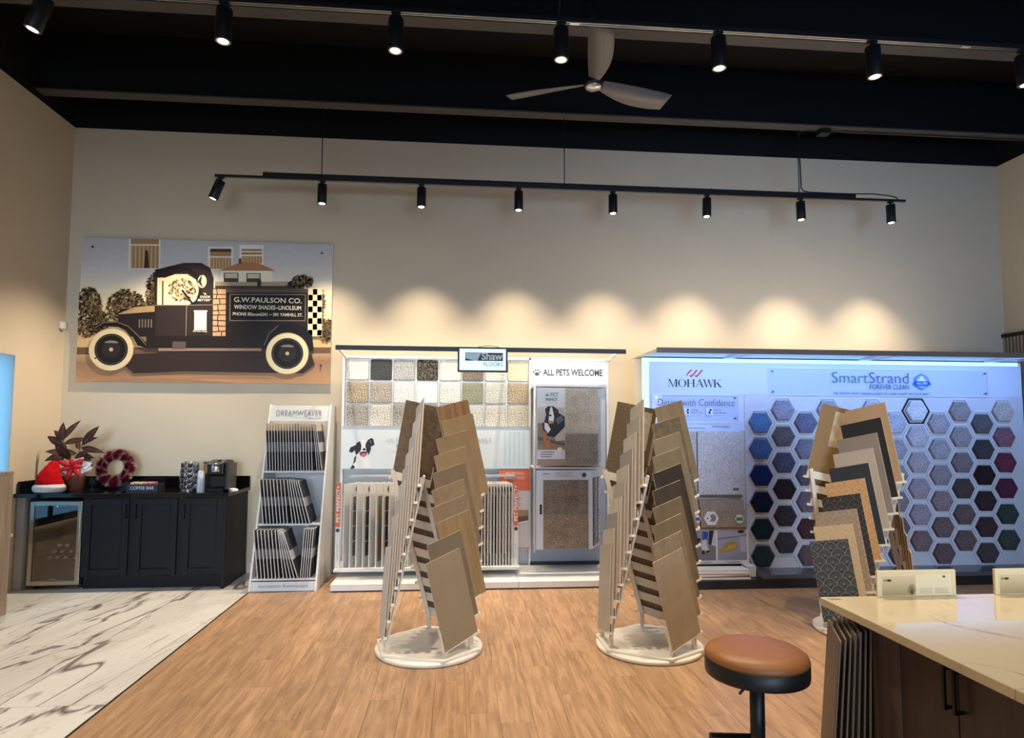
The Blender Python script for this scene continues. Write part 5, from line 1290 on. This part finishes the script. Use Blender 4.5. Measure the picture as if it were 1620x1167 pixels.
# books on the low shelf
def book(x0, x1, y0, y1, z0, th, rot, c, lab, cov):
    t = thing('binder', lab, 'book', ((x0+x1)/2, (y0+y1)/2, z0), R(rot), 'binders on the low display shelf')
    a, b = (x1-x0)/2, (y1-y0)/2
    MB().box(-a, a, -b, b, 0, .003).box(-a, a, -b, b, th-.003, th).box(a-.004, a, -b, b, .003, th-.003).build('cover', cov, t, bevel=.001)
    MB().box(-a+.006, a-.005, -b+.004, b-.006, .0031, th-.0031).build('pages', M_nap, t)
    return t
book(2.30, 2.86, 6.03, 6.20, .0805, .030, 0, 0, 'dark brown binder at the bottom of the pile on the low display shelf', mat('cover_brown', C(96, 84, 76), rough=.5))
book(2.28, 2.84, 6.035, 6.20, .1110, .026, 1, 0, 'pink-edged binder in the middle of the pile on the low display shelf', mat('cover_pink', C(196, 110, 140), rough=.5))
t_ = book(2.28, 2.84, 6.03, 6.20, .1385, .038, -2, 0, 'thick white binder lying on top of the pile on the low display shelf', mat('cover_white', C(218, 214, 208), rough=.35))

# ---- honeycomb: frames are parts, carpet samples are things
s_ = .157
def hexpts(r): return [(r*math.cos(R(60*k)), r*math.sin(R(60*k))) for k in range(6)]
fr_ = MB(); o_, i_ = hexpts(s_), hexpts(.141)
for k in range(6):
    a, b = k, (k+1) % 6
    fr_.prism([o_[a], o_[b], i_[b], i_[a]], (0, 0, 0), (1,0,0), (0,0,1), (0,-1,0), .012)
frm = fr_.mesh('hexagon_frame', mat('honeycomb_rim', C(222, 224, 232), rough=.35, var=.01))
frk = fr_.mesh('hexagon_frame', M_blackmetal)
HC = [[('sky blue',(84,122,166)),('denim blue',(72,100,142)),('navy',(30,42,84)),('dark navy',(26,34,54)),('dark teal',(26,48,54)),('deep green-grey',(44,60,64))],
 [('lavender grey',(148,148,170)),('dark taupe',(98,94,98)),('slate',(80,82,100)),('near-black brown',(46,38,42)),('charcoal',(60,56,64)),('dark grey',(66,63,70))],
 [('blue-grey',(108,114,140)),('pewter',(126,126,146)),('smoky grey',(98,93,108)),('mauve grey',(114,104,114)),('dark maroon brown',(74,54,58)),('dusty brown',(104,88,92))],
 [('silver',(160,164,176)),('stone',(140,138,144)),('mid grey',(116,112,116)),('brown-grey',(100,92,92)),('umber',(84,72,70)),('dark brown',(76,64,62))],
 [('pale silver',(176,180,192)),('ash',(150,150,156)),('warm grey',(132,126,126)),('taupe grey',(118,108,106)),('cocoa',(96,82,80)),('walnut',(86,72,70))],
 [('light silver',(184,188,200)),('dove grey',(164,162,170)),('mushroom',(146,138,140)),('greige',(130,120,120)),('brown',(106,90,88)),('dark walnut',(90,76,74))],
 [('icy grey',(180,184,200)),('cool grey',(160,160,172)),('fog grey',(148,144,150)),('dusk grey',(134,126,132)),('rosy brown',(116,98,100)),('plum brown',(98,80,86))],
 [('white-grey',(210,214,226)),('pale mauve-grey',(188,184,196)),('pebble grey',(168,162,168)),('dusty lilac grey',(160,150,160)),('pale plum grey',(156,144,156)),('brown plum',(124,104,108))],
 [('greige',(166,160,168)),('light taupe grey',(162,156,164)),('grey taupe',(146,138,144)),('mink',(140,126,130)),('cocoa grey',(114,98,100)),('dark mink',(108,90,92))],
 [('flecked taupe',(150,142,144)),('flecked grey',(154,146,150)),('dark flecked grey',(124,116,118)),('espresso',(80,70,68)),('russet brown',(108,90,92)),('umber',(108,92,92))],
 [('dark pewter',(98,94,98)),('graphite',(70,66,70)),('black-brown',(46,36,40)),('dark plum black',(60,48,52)),('black plum',(70,54,58)),('dark mushroom',(82,72,74))],
 [('pale taupe',(186,180,176)),('rose pink',(136,94,108)),('burgundy',(104,54,70)),('plum',(88,44,66)),('forest grey',(60,72,68)),('moss charcoal',(72,78,74))]]
rs = .119
for c_ in range(12):
    for r_ in range(6):
        nm, cc = HC[c_][r_]
        x = 3.121 + c_*.2464; z = (1.735 if c_ % 2 else 1.603) - r_*.2715
        blk = (c_ == 7 and r_ == 0)
        obj('hexagon_frame', frk if blk else frm, md, (MX(x), -.0181, z))
        m = MB(); m.prism(hexpts(rs), (0, 0, 0), (1,0,0), (0,0,1), (0,-1,0), .012, 1)
        # pile: slightly domed
        P0 = hexpts(rs); P1 = hexpts(rs*.99); P2 = hexpts(rs*.90)
        v = [(a, -.0121, b) for a, b in P0] + [(a, -.036, b) for a, b in P1] + [(a, -.043, b) for a, b in P2]
        f = [(k, (k+1) % 6, 6+(k+1) % 6, 6+k) for k in range(6)] + [(6+k, 6+(k+1) % 6, 12+(k+1) % 6, 12+k) for k in range(6)] + [tuple(range(12, 18))]
        m.add(v, f, 0)
        o = m.build('hexagon_sample', [carpet('hex_%d_%d' % (c_, r_), C(*cc), .38, 95), mat('sample_core', C(140, 104, 84), rough=.8)], None, (x, YP-.0185, z))
        tag(o, '%s hexagonal carpet sample, column %s from left, %s from top%s' % (nm, ORD[c_], ORD[r_], ', in a black frame' if blk else ''), 'carpet sample', 'hexagonal samples on the honeycomb panel')

# ------------------------------------------------------------------ three rotating floor stands with tile boards
M_cream2 = mat('cream_white_metal', C(226, 216, 198), rough=0.4, var=0.02)
M_disc = mat('white_disc', C(232, 226, 214), rough=0.35, var=0.02)
M_tedge = mat('board_edge_tan', C(194, 172, 146), rough=0.6, var=0.06)
M_tback = mat('board_back_greige', C(186, 170, 150), rough=0.6, var=0.06, scale=12)
M_tlabel = mat('board_back_label', C(150, 128, 104), rough=0.6, var=0.35, scale=40)
def tile(name, c, var=.10, scale=7, mottled=0, rough=.5, c2=None):
    c = desat(c, .28); c2 = None if c2 is None else desat(c2, .28)
    return mat('tile_' + name, C(*c), rough=rough, var=var, scale=scale, bump=.04, c2=None if c2 is None else C(*c2), detail=6 if mottled else 3)
def pattern_mat(name, base, line, cell=.085):
    n_ = 'tile_' + name
    if n_ in MATS: return MATS[n_]
    m = bpy.data.materials.new(n_); m.use_nodes = True
    nt = m.node_tree; N = nt.nodes; L = nt.links; b = N['Principled BSDF']; b.inputs['Roughness'].default_value = .5
    tc = N.new('ShaderNodeTexCoord'); sp_ = N.new('ShaderNodeSeparateXYZ'); L.new(tc.outputs['Object'], sp_.inputs[0])
    def ma(op, a, bb=None, v1=None):
        x = N.new('ShaderNodeMath'); x.operation = op
        if a is not None: L.new(a, x.inputs[0])
        if bb is not None: L.new(bb, x.inputs[1])
        elif v1 is not None: x.inputs[1].default_value = v1
        return x.outputs[0]
    u = ma('MULTIPLY', sp_.outputs['X'], v1=1/cell); v = ma('MULTIPLY', sp_.outputs['Z'], v1=2/cell)
    fv = ma('FLOOR', v); par = ma('MULTIPLY', fv, v1=.5); u2 = ma('ADD', u, par)
    fu = ma('SUBTRACT', ma('FRACT', u2), v1=.5); fz = ma('MULTIPLY', ma('FRACT', v), v1=.5)
    d = ma('SQRT', ma('ADD', ma('MULTIPLY', fu, fu), ma('MULTIPLY', fz, fz)))
    l1 = ma('LESS_THAN', ma('ABSOLUTE', ma('SUBTRACT', d, v1=.5)), v1=.022)
    an = ma('ARCTAN2', fz, fu); sa = ma('FRACT', ma('MULTIPLY', an, v1=8/math.pi))
    l2 = ma('LESS_THAN', ma('MULTIPLY', ma('ABSOLUTE', ma('SUBTRACT', sa, v1=.5)), d), v1=.020)
    lim = ma('LESS_THAN', d, v1=.5); l2 = ma('MULTIPLY', l2, lim)
    al = ma('MAXIMUM', l1, l2)
    nz = N.new('ShaderNodeTexNoise'); nz.inputs['Scale'].default_value = 9; L.new(tc.outputs['Object'], nz.inputs['Vector'])
    k = ma('MULTIPLY', al, ma('MULTIPLY_ADD', nz.outputs['Fac'], v1=.6))
    mx = N.new('ShaderNodeMix'); mx.data_type = 'RGBA'; L.new(k, mx.inputs['Factor']); mx.inputs['A'].default_value = C(*base); mx.inputs['B'].default_value = C(*line)
    L.new(mx.outputs['Result'], b.inputs['Base Color']); MATS[n_] = m; return m
BW, BH, BT = .305, .590, .0065
_bm = None
def board_mesh():
    global _bm
    if _bm is None:
        m = MB()
        v = [(0,0,0),(BW,0,0),(BW,BT,0),(0,BT,0),(0,0,BH),(BW,0,BH),(BW,BT,BH),(0,BT,BH)]
        m.add(v, [(0,1,5,4)], 0); m.add(v, [(0,3,2,1),(4,5,6,7),(1,2,6,5),(3,0,4,7)], 1); m.add(v, [(2,3,7,6)], 2)
        m.box(.03, .185, BT, BT+.0006, .27, .555, 3)
        _bm = m.mesh('tile_board', [M_tedge, M_tedge, M_tback, M_tlabel])
    return _bm
tray = MB().box(-.006, BW+.002, -.002, BT+.013, -.0065, -.0015).box(BW+.002, BW+.020, -.0035, BT+.013, -.013, .004).box(BW-.045, BW+.002, -.0035, -.0022, -.013, .004).box(-.007, -.0015, -.001, BT+.012, -.001, .15).box(-.004, BW+.004, BT+.010, BT+.013, -.0015, .052)
traym = tray.mesh('tray', M_cream2)
RHO, TAU = R(12.3), R(5)
def spinner(nm, c, A, faces, jit, which, which_back=None, rear_j=2):
    t = thing('floor_stand', 'white rotating floor stand holding %s, on a round base, %s' % which, 'display stand', (c[0], c[1], 0), 0, 'rotating floor stands')
    MB().lathe([(.355, 0), (.372, .006), (.372, .026), (.366, .030), (0, .030)], n=56).build('base_disc', M_disc, t)
    pts = []
    for j in range(3):
        az = R(A + 120*j); n = Vector((math.cos(az), math.sin(az), 0)); tt = Vector((-math.sin(az), math.cos(az), 0))
        for s in (-.18, .18): p = n*.345 + tt*s*.9; pts.append((p.x, p.y))
    MB().prism(pts, (0, 0, .0305), (1,0,0), (0,1,0), (0,0,1), .018).build('turntable', M_disc, t, bevel=.003)
    side_names = ('front', 'left', 'rear') if nm != 'third' else ('front', 'rear', 'right')
    for j in range(3):
        az = R(A + (0, -120, 120)[j]); n = Vector((math.cos(az), math.sin(az), 0)); tt = Vector((-math.sin(az), math.cos(az), 0)); z = Vector((0, 0, 1))
        u = -n*math.sin(TAU) + z*math.cos(TAU)
        e1 = tt*math.cos(RHO) + u*math.sin(RHO); e2 = -tt*math.sin(RHO) + u*math.cos(RHO); nf = e1.cross(e2)
        r0, dr, z0, dz, o0, do = .335, -.020, .092, .1128, -.145, .0235
        cpt = Vector((c[0], c[1], 0))
        def base(k): return n*(r0 + dr*k) + z*(z0 + dz*k) + tt*(o0 + do*k)
        Mx0 = Matrix((e1, -nf, e2)).transposed().to_4x4()
        for k in range(10):
            Mt = Mx0.copy(); Mt.translation = base(k)
            o = obj('tray', traym, t); o.matrix_local = Mt
            fc, nmc = faces[j][9-k]
            Mb = Mx0.copy(); Mb.translation = cpt + base(k) + e1*(jit[j][k] if jit else 0)
            b = obj('tile_board', board_mesh()); b.matrix_world = Mb
            b.material_slots[0].link = 'OBJECT'; b.material_slots[0].material = fc
            if which_back and j == rear_j:
                for si, mm_ in ((2, which_back[0]), (3, which_back[1])):
                    b.material_slots[si].link = 'OBJECT'; b.material_slots[si].material = mm_
            tag(b, '%s tile board, %s from top on the %s side of the %s' % (nmc, ORD[9-k], side_names[j], which[1]), 'tile board', 'tile boards on the floor stands')
        # ladder legs behind the trays, with vertical feet
        for ex in (.035, BW-.035):
            off = e1*ex - nf*(BT + .026)
            p0 = base(-.25) + off; p1 = base(9.6) + off
            foot = Vector((p0.x, p0.y, .0485))
            MB().bar(p0, p1, .030, .012, up=tuple(n)).build('leg', M_cream2, t)
            MB().bar(foot, p0 + Vector((0, 0, .006)), .024, .024, up=tuple(n)).build('foot', M_cream2, t)
    return t
wood_b = lambda nm, a, b: wood_mat('tile_' + nm, C(*desat(a, .2)), C(*desat(b, .2)), rough=.5, stretch=(9, 9, 1.0), perobj=.02)
S1 = [(wood_b('w1', (112,74,40), (160,114,70)), 'brown wood-grain'), (tile('g2', (152,116,70)), 'plain golden tan'), (tile('g3', (144,112,68)), 'golden brown'), (tile('g4', (150,118,74)), 'honey tan'), (tile('g5', (126,100,70)), 'muted brown'), (tile('g6', (146,116,76), .18, 14, 1), 'textured ochre'), (tile('g7', (142,112,76)), 'light brown'), (wood_b('w8', (134,102,60), (166,132,84)), 'golden oak-grain'), (tile('g9', (120,102,74), .12, 5, 1), 'olive brown'), (tile('g10', (152,128,92), .06, 4), 'smooth beige')]
S1L = [(tile('p%d' % i, (206,206,208) if i % 2 else (190,190,196), .05), 'pale grey') for i in range(10)]
S1R = [(tile('q0', (104,82,54), .35, 30, 1), 'speckled brown')] + [(tile('q%d' % i, (128,100,74), .12), 'brown') for i in range(1, 10)]
S2 = [(wood_b('v1', (116,96,66), (142,120,86)), 'grey-brown wood-grain'), (tile('v2', (108,90,60), .30, 24, 1), 'mottled bronze'), (tile('v3', (138,114,78), .12, 6), 'tan stone'), (tile('v4', (128,106,70), .14, 6, 1), 'olive tan stone'), (tile('v5', (56,45,34), .25, 9, 1), 'dark chocolate'), (tile('v6', (70,56,38), .2, 6, 1), 'dark brown veined'), (tile('v7', (122,98,62), .14, 8, 1), 'rust brown'), (tile('v8', (128,104,66), .12, 8, 1), 'bronze tan'), (tile('v9', (150,126,90), .22, 16, 1), 'rippled beige'), (tile('v10', (166,140,104), .12, 10, 1, c2=(176,150,114)), 'speckled sand')]
S2L = [(tile('u%d' % i, ((188,178,160), (172,164,150), (196,186,168), (150,146,142))[i % 4], .08, 8), ('cream', 'greige', 'ivory', 'grey')[i % 4]) for i in range(10)]
S2R = [(pattern_mat('u_r0', (92,74,52), (140,118,86), .05), 'diamond-lined brown')] + [(tile('u_r%d' % i, (130,110,82), .1), 'tan') for i in range(1, 10)]
S3 = [(tile('t1', (176,136,88), .05, 4), 'plain caramel'), (tile('t2', (32,32,36), .12, 6), 'plain black'), (tile('t3', (136,120,104), .05, 5), 'plain taupe'), (tile('t4', (178,160,136), .04, 5), 'plain cream'), (tile('t5', (42,50,60), .1, 6), 'plain slate blue'), (pattern_mat('t6', (202,160,112), (150,112,76), .10), 'caramel line-patterned'), (pattern_mat('t7', (36,36,38), (112,108,100), .10), 'black line-patterned'), (pattern_mat('t8', (152,134,116), (190,172,150), .10), 'taupe line-patterned'), (pattern_mat('t9', (204,184,150), (184,160,124), .12), 'cream line-patterned'), (pattern_mat('t10', (46,58,68), (150,156,156), .105), 'slate fan-patterned')]
S3b = [(pattern_mat('s_r0', (150,120,76), (92,70,40), .04), 'gold lattice-patterned')] + [(tile('s_r%d' % i, (176,146,106), .12), 'light brown') for i in range(1, 10)]
S3c = [(wood_b('s_c%d' % (i % 3), (150,120,84), (182,150,112)), 'pale wood-grain') for i in range(10)]
zero = [0]*10
spinner('first', (-.182, 4.562), -48.0, [S1, S1L, S1R], [[0, .0, .075, .02, .014, .012, .018, .026, .073, .016], zero, zero], ('brown wood-look boards', 'leftmost stand'), (tile('bk1', (112,86,56), .2, 20), tile('bk1b', (104,80,50), .35, 40)))
spinner('second', (1.368, 4.492), -59.0, [S2, S2L, S2R], [[0, .004, .0, .004, .0, .006, .0, .004, .0, .03], zero, zero], ('tan and dark brown boards', 'middle stand'), (pattern_mat('bk2', (96,78,54), (150,126,92), .06), tile('bk2b', (190,172,150), .2, 30)))
spinner('third', (3.13, 4.70), -150.0, [S3, S3b, S3c], None, ('plain and patterned tiles', 'rightmost stand'), (pattern_mat('bk3', (150,118,72), (96,72,42), .045), tile('bk3b', (204,176,132), .25, 16)), 1)

# ------------------------------------------------------------------ island with quartz top
M_quartz = mat('veined_quartz', C(214, 198, 166), rough=0.08, var=0.02, scale=3)
def quartz():
    m = M_quartz; nt = m.node_tree; N = nt.nodes; L = nt.links; b = N['Principled BSDF']
    tc = N.new('ShaderNodeTexCoord'); nz = N.new('ShaderNodeTexNoise'); nz.inputs['Scale'].default_value = 1.5; nz.inputs['Detail'].default_value = 7; nz.inputs['Distortion'].default_value = 1.1
    L.new(tc.outputs['Object'], nz.inputs['Vector'])
    s = N.new('ShaderNodeMath'); s.operation = 'SUBTRACT'; s.inputs[1].default_value = .5; L.new(nz.outputs['Fac'], s.inputs[0])
    a = N.new('ShaderNodeMath'); a.operation = 'ABSOLUTE'; L.new(s.outputs[0], a.inputs[0])
    r = N.new('ShaderNodeMapRange'); r.inputs[2].default_value = .006; r.inputs[3].default_value = .75; r.inputs[4].default_value = 0; L.new(a.outputs[0], r.inputs[0])
    n2 = N.new('ShaderNodeTexNoise'); n2.inputs['Scale'].default_value = 1.3; L.new(tc.outputs['Object'], n2.inputs['Vector'])
    r2 = N.new('ShaderNodeMapRange'); r2.inputs[1].default_value = .5; r2.inputs[2].default_value = .62; L.new(n2.outputs['Fac'], r2.inputs[0])
    k = N.new('ShaderNodeMath'); k.operation = 'MULTIPLY'; L.new(r.outputs[0], k.inputs[0]); L.new(r2.outputs[0], k.inputs[1])
    mx = N.new('ShaderNodeMix'); mx.data_type = 'RGBA'; L.new(k.outputs[0], mx.inputs['Factor']); mx.inputs['A'].default_value = C(216, 198, 164); mx.inputs['B'].default_value = C(140, 120, 96)
    L.new(mx.outputs['Result'], b.inputs['Base Color'])
quartz()
it = thing('quartz_worktop', 'pale veined quartz island top in the right foreground', 'countertop', (2.3, 1.40, .870))
MB().box(-.90, .95, -1.1, .98, 0, .030).build('slab', M_quartz, it, bevel=.003)
M_sticker = mat('corner_sticker', C(150, 132, 116), rough=.5)
MB().box(-.885, -.835, .935, .955, .0301, .0306).build('corner_label', M_sticker, it)
M_icab = wood_mat('island_dark_wood', C(54, 40, 34), C(70, 54, 46), rough=.4, stretch=(10, 10, .8), perobj=0)
M_iend = wood_mat('island_end_wood', C(74, 60, 52), C(104, 88, 78), rough=.45, stretch=(10, 10, .8), perobj=0)
ic = thing('island_cabinet', 'dark wood island cabinet with black pulls under the quartz top', 'cabinet', (2.3, 1.2, 0))
MB().box(-.832, .80, -.78, .925, .10, .869).build('carcass', M_icab, ic)
MB().box(-.80, .78, -.74, .86, 0, .10).build('toe_kick', M_blackmetal, ic)
MB().box(-.852, -.832, .805, .926, .0, .869).build('end_stile', M_iend, ic, bevel=.002)
MB().box(-.852, .80, .926, .945, .0, .869).build('end_panel', M_iend, ic, bevel=.002)
for k, (y0, y1, py) in enumerate(((.568, .802, .585), (.334, .564, .547), (.100, .330, .118), (-.134, .096, .080), (-.37, -.138, -.352))):
    d = MB().box(-.851, -.833, y0, y1, .11, .862).build('door', M_icab, ic, bevel=.002)
    MB().box(-.882, -.874, py-.005, py+.005, .735, .862 if False else .860).box(-.875, -.851, py-.005, py+.005, .737, .745).box(-.875, -.851, py-.005, py+.005, .848, .856).build('pull', M_pull, d, bevel=.001)

# tall boards standing in a fan against the island end
ib_m = [wood_mat('plank_sample_%d' % k, C(*a), C(*b), rough=.45, stretch=(12, 12, 1), perobj=.1) for k, (a, b) in enumerate((((64,50,40),(96,76,62)), ((84,66,52),(118,94,76)), ((134,118,100),(168,150,128)), ((78,64,50),(132,112,84)), ((150,138,122),(176,164,148))))]
M_ibe = mat('sample_edge_grey', C(128, 116, 102), rough=.5, var=.1)
M_stand = mat('holder_metal', C(60, 58, 58), rough=.5)
az = R(66.5); dv = Vector((math.cos(az), math.sin(az), 0)); sv = Vector((math.sin(az), -math.cos(az), 0))   # along the board, and to the right
hold = thing('board_holder', 'low dark metal holder at the foot of the island end', 'holder', (1.30, 2.30, 0), az)
MB().box(-.06, .30, -.17, .09, 0, .012).build('floor_plate', M_stand, hold)
names_i = ['dark espresso plank board, outermost of the fan leaning by the island', 'dark brown plank board, second from the left in the fan by the island', 'brown plank board, third from the left in the fan by the island', 'pale streaked plank board, fourth from the left in the fan by the island', 'light grey-brown board, fifth from the left in the fan by the island', 'black-brown board with pale top, sixth in the fan by the island', 'gold-flecked brown board, seventh from the left in the fan by the island', 'dark plank board, eighth from the left in the fan by the island', 'grey tile board, rightmost of the fan by the island']
for i in range(9):
    ht = .80 + .006*i; th = .005
    lean_ = R(4.6 - .45*i)
    b0 = Vector((1.272 + .0245*i, 2.165 - .002*i, .0125))
    m = MB(); v = []
    m.box(0, .27, -th/2, th/2, 0, ht, 1); m.box(.004, .268, th/2, th/2+.0012, .004, ht-.004, 0); m.box(.004, .268, -th/2-.0012, -th/2, .004, ht-.004, 0)
    o = m.build('plank_board', [ib_m[(0, 1, 0, 2, 2, 0, 3, 1, 4)[i]], M_ibe], None)
    up_ = (Vector((0, 0, 1))*math.cos(lean_) + sv*math.sin(lean_)).normalized(); nn = up_.cross(dv).normalized()
    Mx = Matrix((dv, nn, up_)).transposed().to_4x4(); Mx.translation = b0 + Vector((0, 0, .004)); o.matrix_world = Mx
    tag(o, names_i[i], 'sample board', 'plank boards by the island')

# sample boxes at the far edge of the island
M_box = mat('sample_box_card', C(228, 206, 160), rough=.5, var=.04)
for k, x0 in enumerate((1.625, 2.115)):
    t = thing('sample_box', ('cream printed sample box standing on the island edge, the one nearer the corner', 'cream printed sample box on the island edge, farther from the corner')[k], 'box', (x0, 2.362, .9005), 0, 'sample boxes on the island')
    MB().box(0, .325, 0, .012, 0, .099).build('card', M_box, t, bevel=.002)
    q = Art(); q.poly([(.012,.004),(.313,.004),(.313,.088),(.012,.088)], (226,206,160)); q.poly([(.018,.004),(.155,.004),(.155,.078),(.018,.078)], [(170,146,104),(170,146,104),(216,194,148),(216,194,148)]); q.poly([(.160,.004),(.305,.004),(.305,.084),(.160,.084)], (232,216,174))
    q.ell(.048, .062, .010, .005, (60,56,40), n=12)
    for j in range(3): q.poly([(.025+.005*j,.058),(.028+.005*j,.058),(.028+.005*j,.066),(.025+.005*j,.066)], (90,80,60), new=(j == 0))
    for j in range(9):
        a = R(30 + 15*j); q.line([(.140, .006), (.140+.022*math.cos(a), .006+.04*math.sin(a))], .0018, (66,56,36) if j % 2 else (120,96,60))
    for j in range(4): q.line([(.17, .03-.006*j), (.225, .03-.006*j)], .0015, (180,160,120)); q.line([(.235, .03-.006*j), (.29, .03-.006*j)], .0015, (180,160,120))
    q.poly([(.268,.070),(.279,.070),(.279,.078),(.268,.078)], (90,84,60))
    q.build('front_print', t, (0, -.0004, 0))

# ------------------------------------------------------------------ bar stool
M_leather = mat('tan_leather', C(146, 90, 44), rough=0.45, var=0.14, scale=6, bump=.08, bscale=120)
st = thing('bar_stool', 'round backless bar stool with tan leather seat and black post', 'stool', (1.093, 2.28, 0))
MB().lathe([(0, .655), (.165, .655), (.179, .66), (.181, .668), (.181, .712), (.176, .716)], n=48).build('seat_band', M_blackmetal, st)
MB().lathe([(.177, .7125), (.181, .722), (.176, .736), (.160, .748), (.12, .756), (.06, .7595), (0, .760)], n=48).build('cushion', M_leather, st)
MB().cyl((0, 0, .30), (0, 0, .655), .026, n=24).cyl((0, 0, .02), (0, 0, .32), .031, n=24).build('post', M_blackmetal, st)
MB().lathe([(.205, 0), (.210, .006), (.19, .018), (.06, .030), (.034, .05), (0, .05)], n=40).build('base', M_blackmetal, st)
MB().tube([(-.02, -.02, .650), (-.09, -.09, .644), (-.112, -.105, .634)], .005, n=8).build('height_lever', M_blackmetal, st)
MB().tube([(-.01, .02, .43)] + [(-.165, .03, .435), (-.185, -.03, .435), (-.16, -.10, .435), (-.10, -.145, .435), (-.04, -.15, .435), (.02, -.11, .435), (.02, -.02, .43)], .0095, n=10).build('footrest', M_blackmetal, st)

# ------------------------------------------------------------------ wood-grain cabinet end at the far left
M_greige = wood_mat('greige_wood', C(128, 110, 94), C(164, 146, 128), rough=.5, stretch=(9, 9, .8), perobj=0)
lc = thing('side_cabinet', 'greige wood-grain cabinet end below the window at the left edge', 'cabinet', (-3.80, 5.05, 0))
MB().box(-.325, .262, -.35, .35, .06, 1.15).build('carcass', M_greige, lc)
MB().box(-.325, .280, -.352, .352, 1.1505, 1.18).build('top', M_greige, lc, bevel=.002)
MB().box(.2625, .280, -.35, .05, .062, 1.149).build('side_panel', M_greige, lc, bevel=.002)
MB().box(.2625, .280, .053, .35, .062, 1.149).build('side_panel', M_greige, lc, bevel=.002)
MB().box(-.30, .25, -.32, .33, 0, .06).build('toe_kick', M_blackmetal, lc)
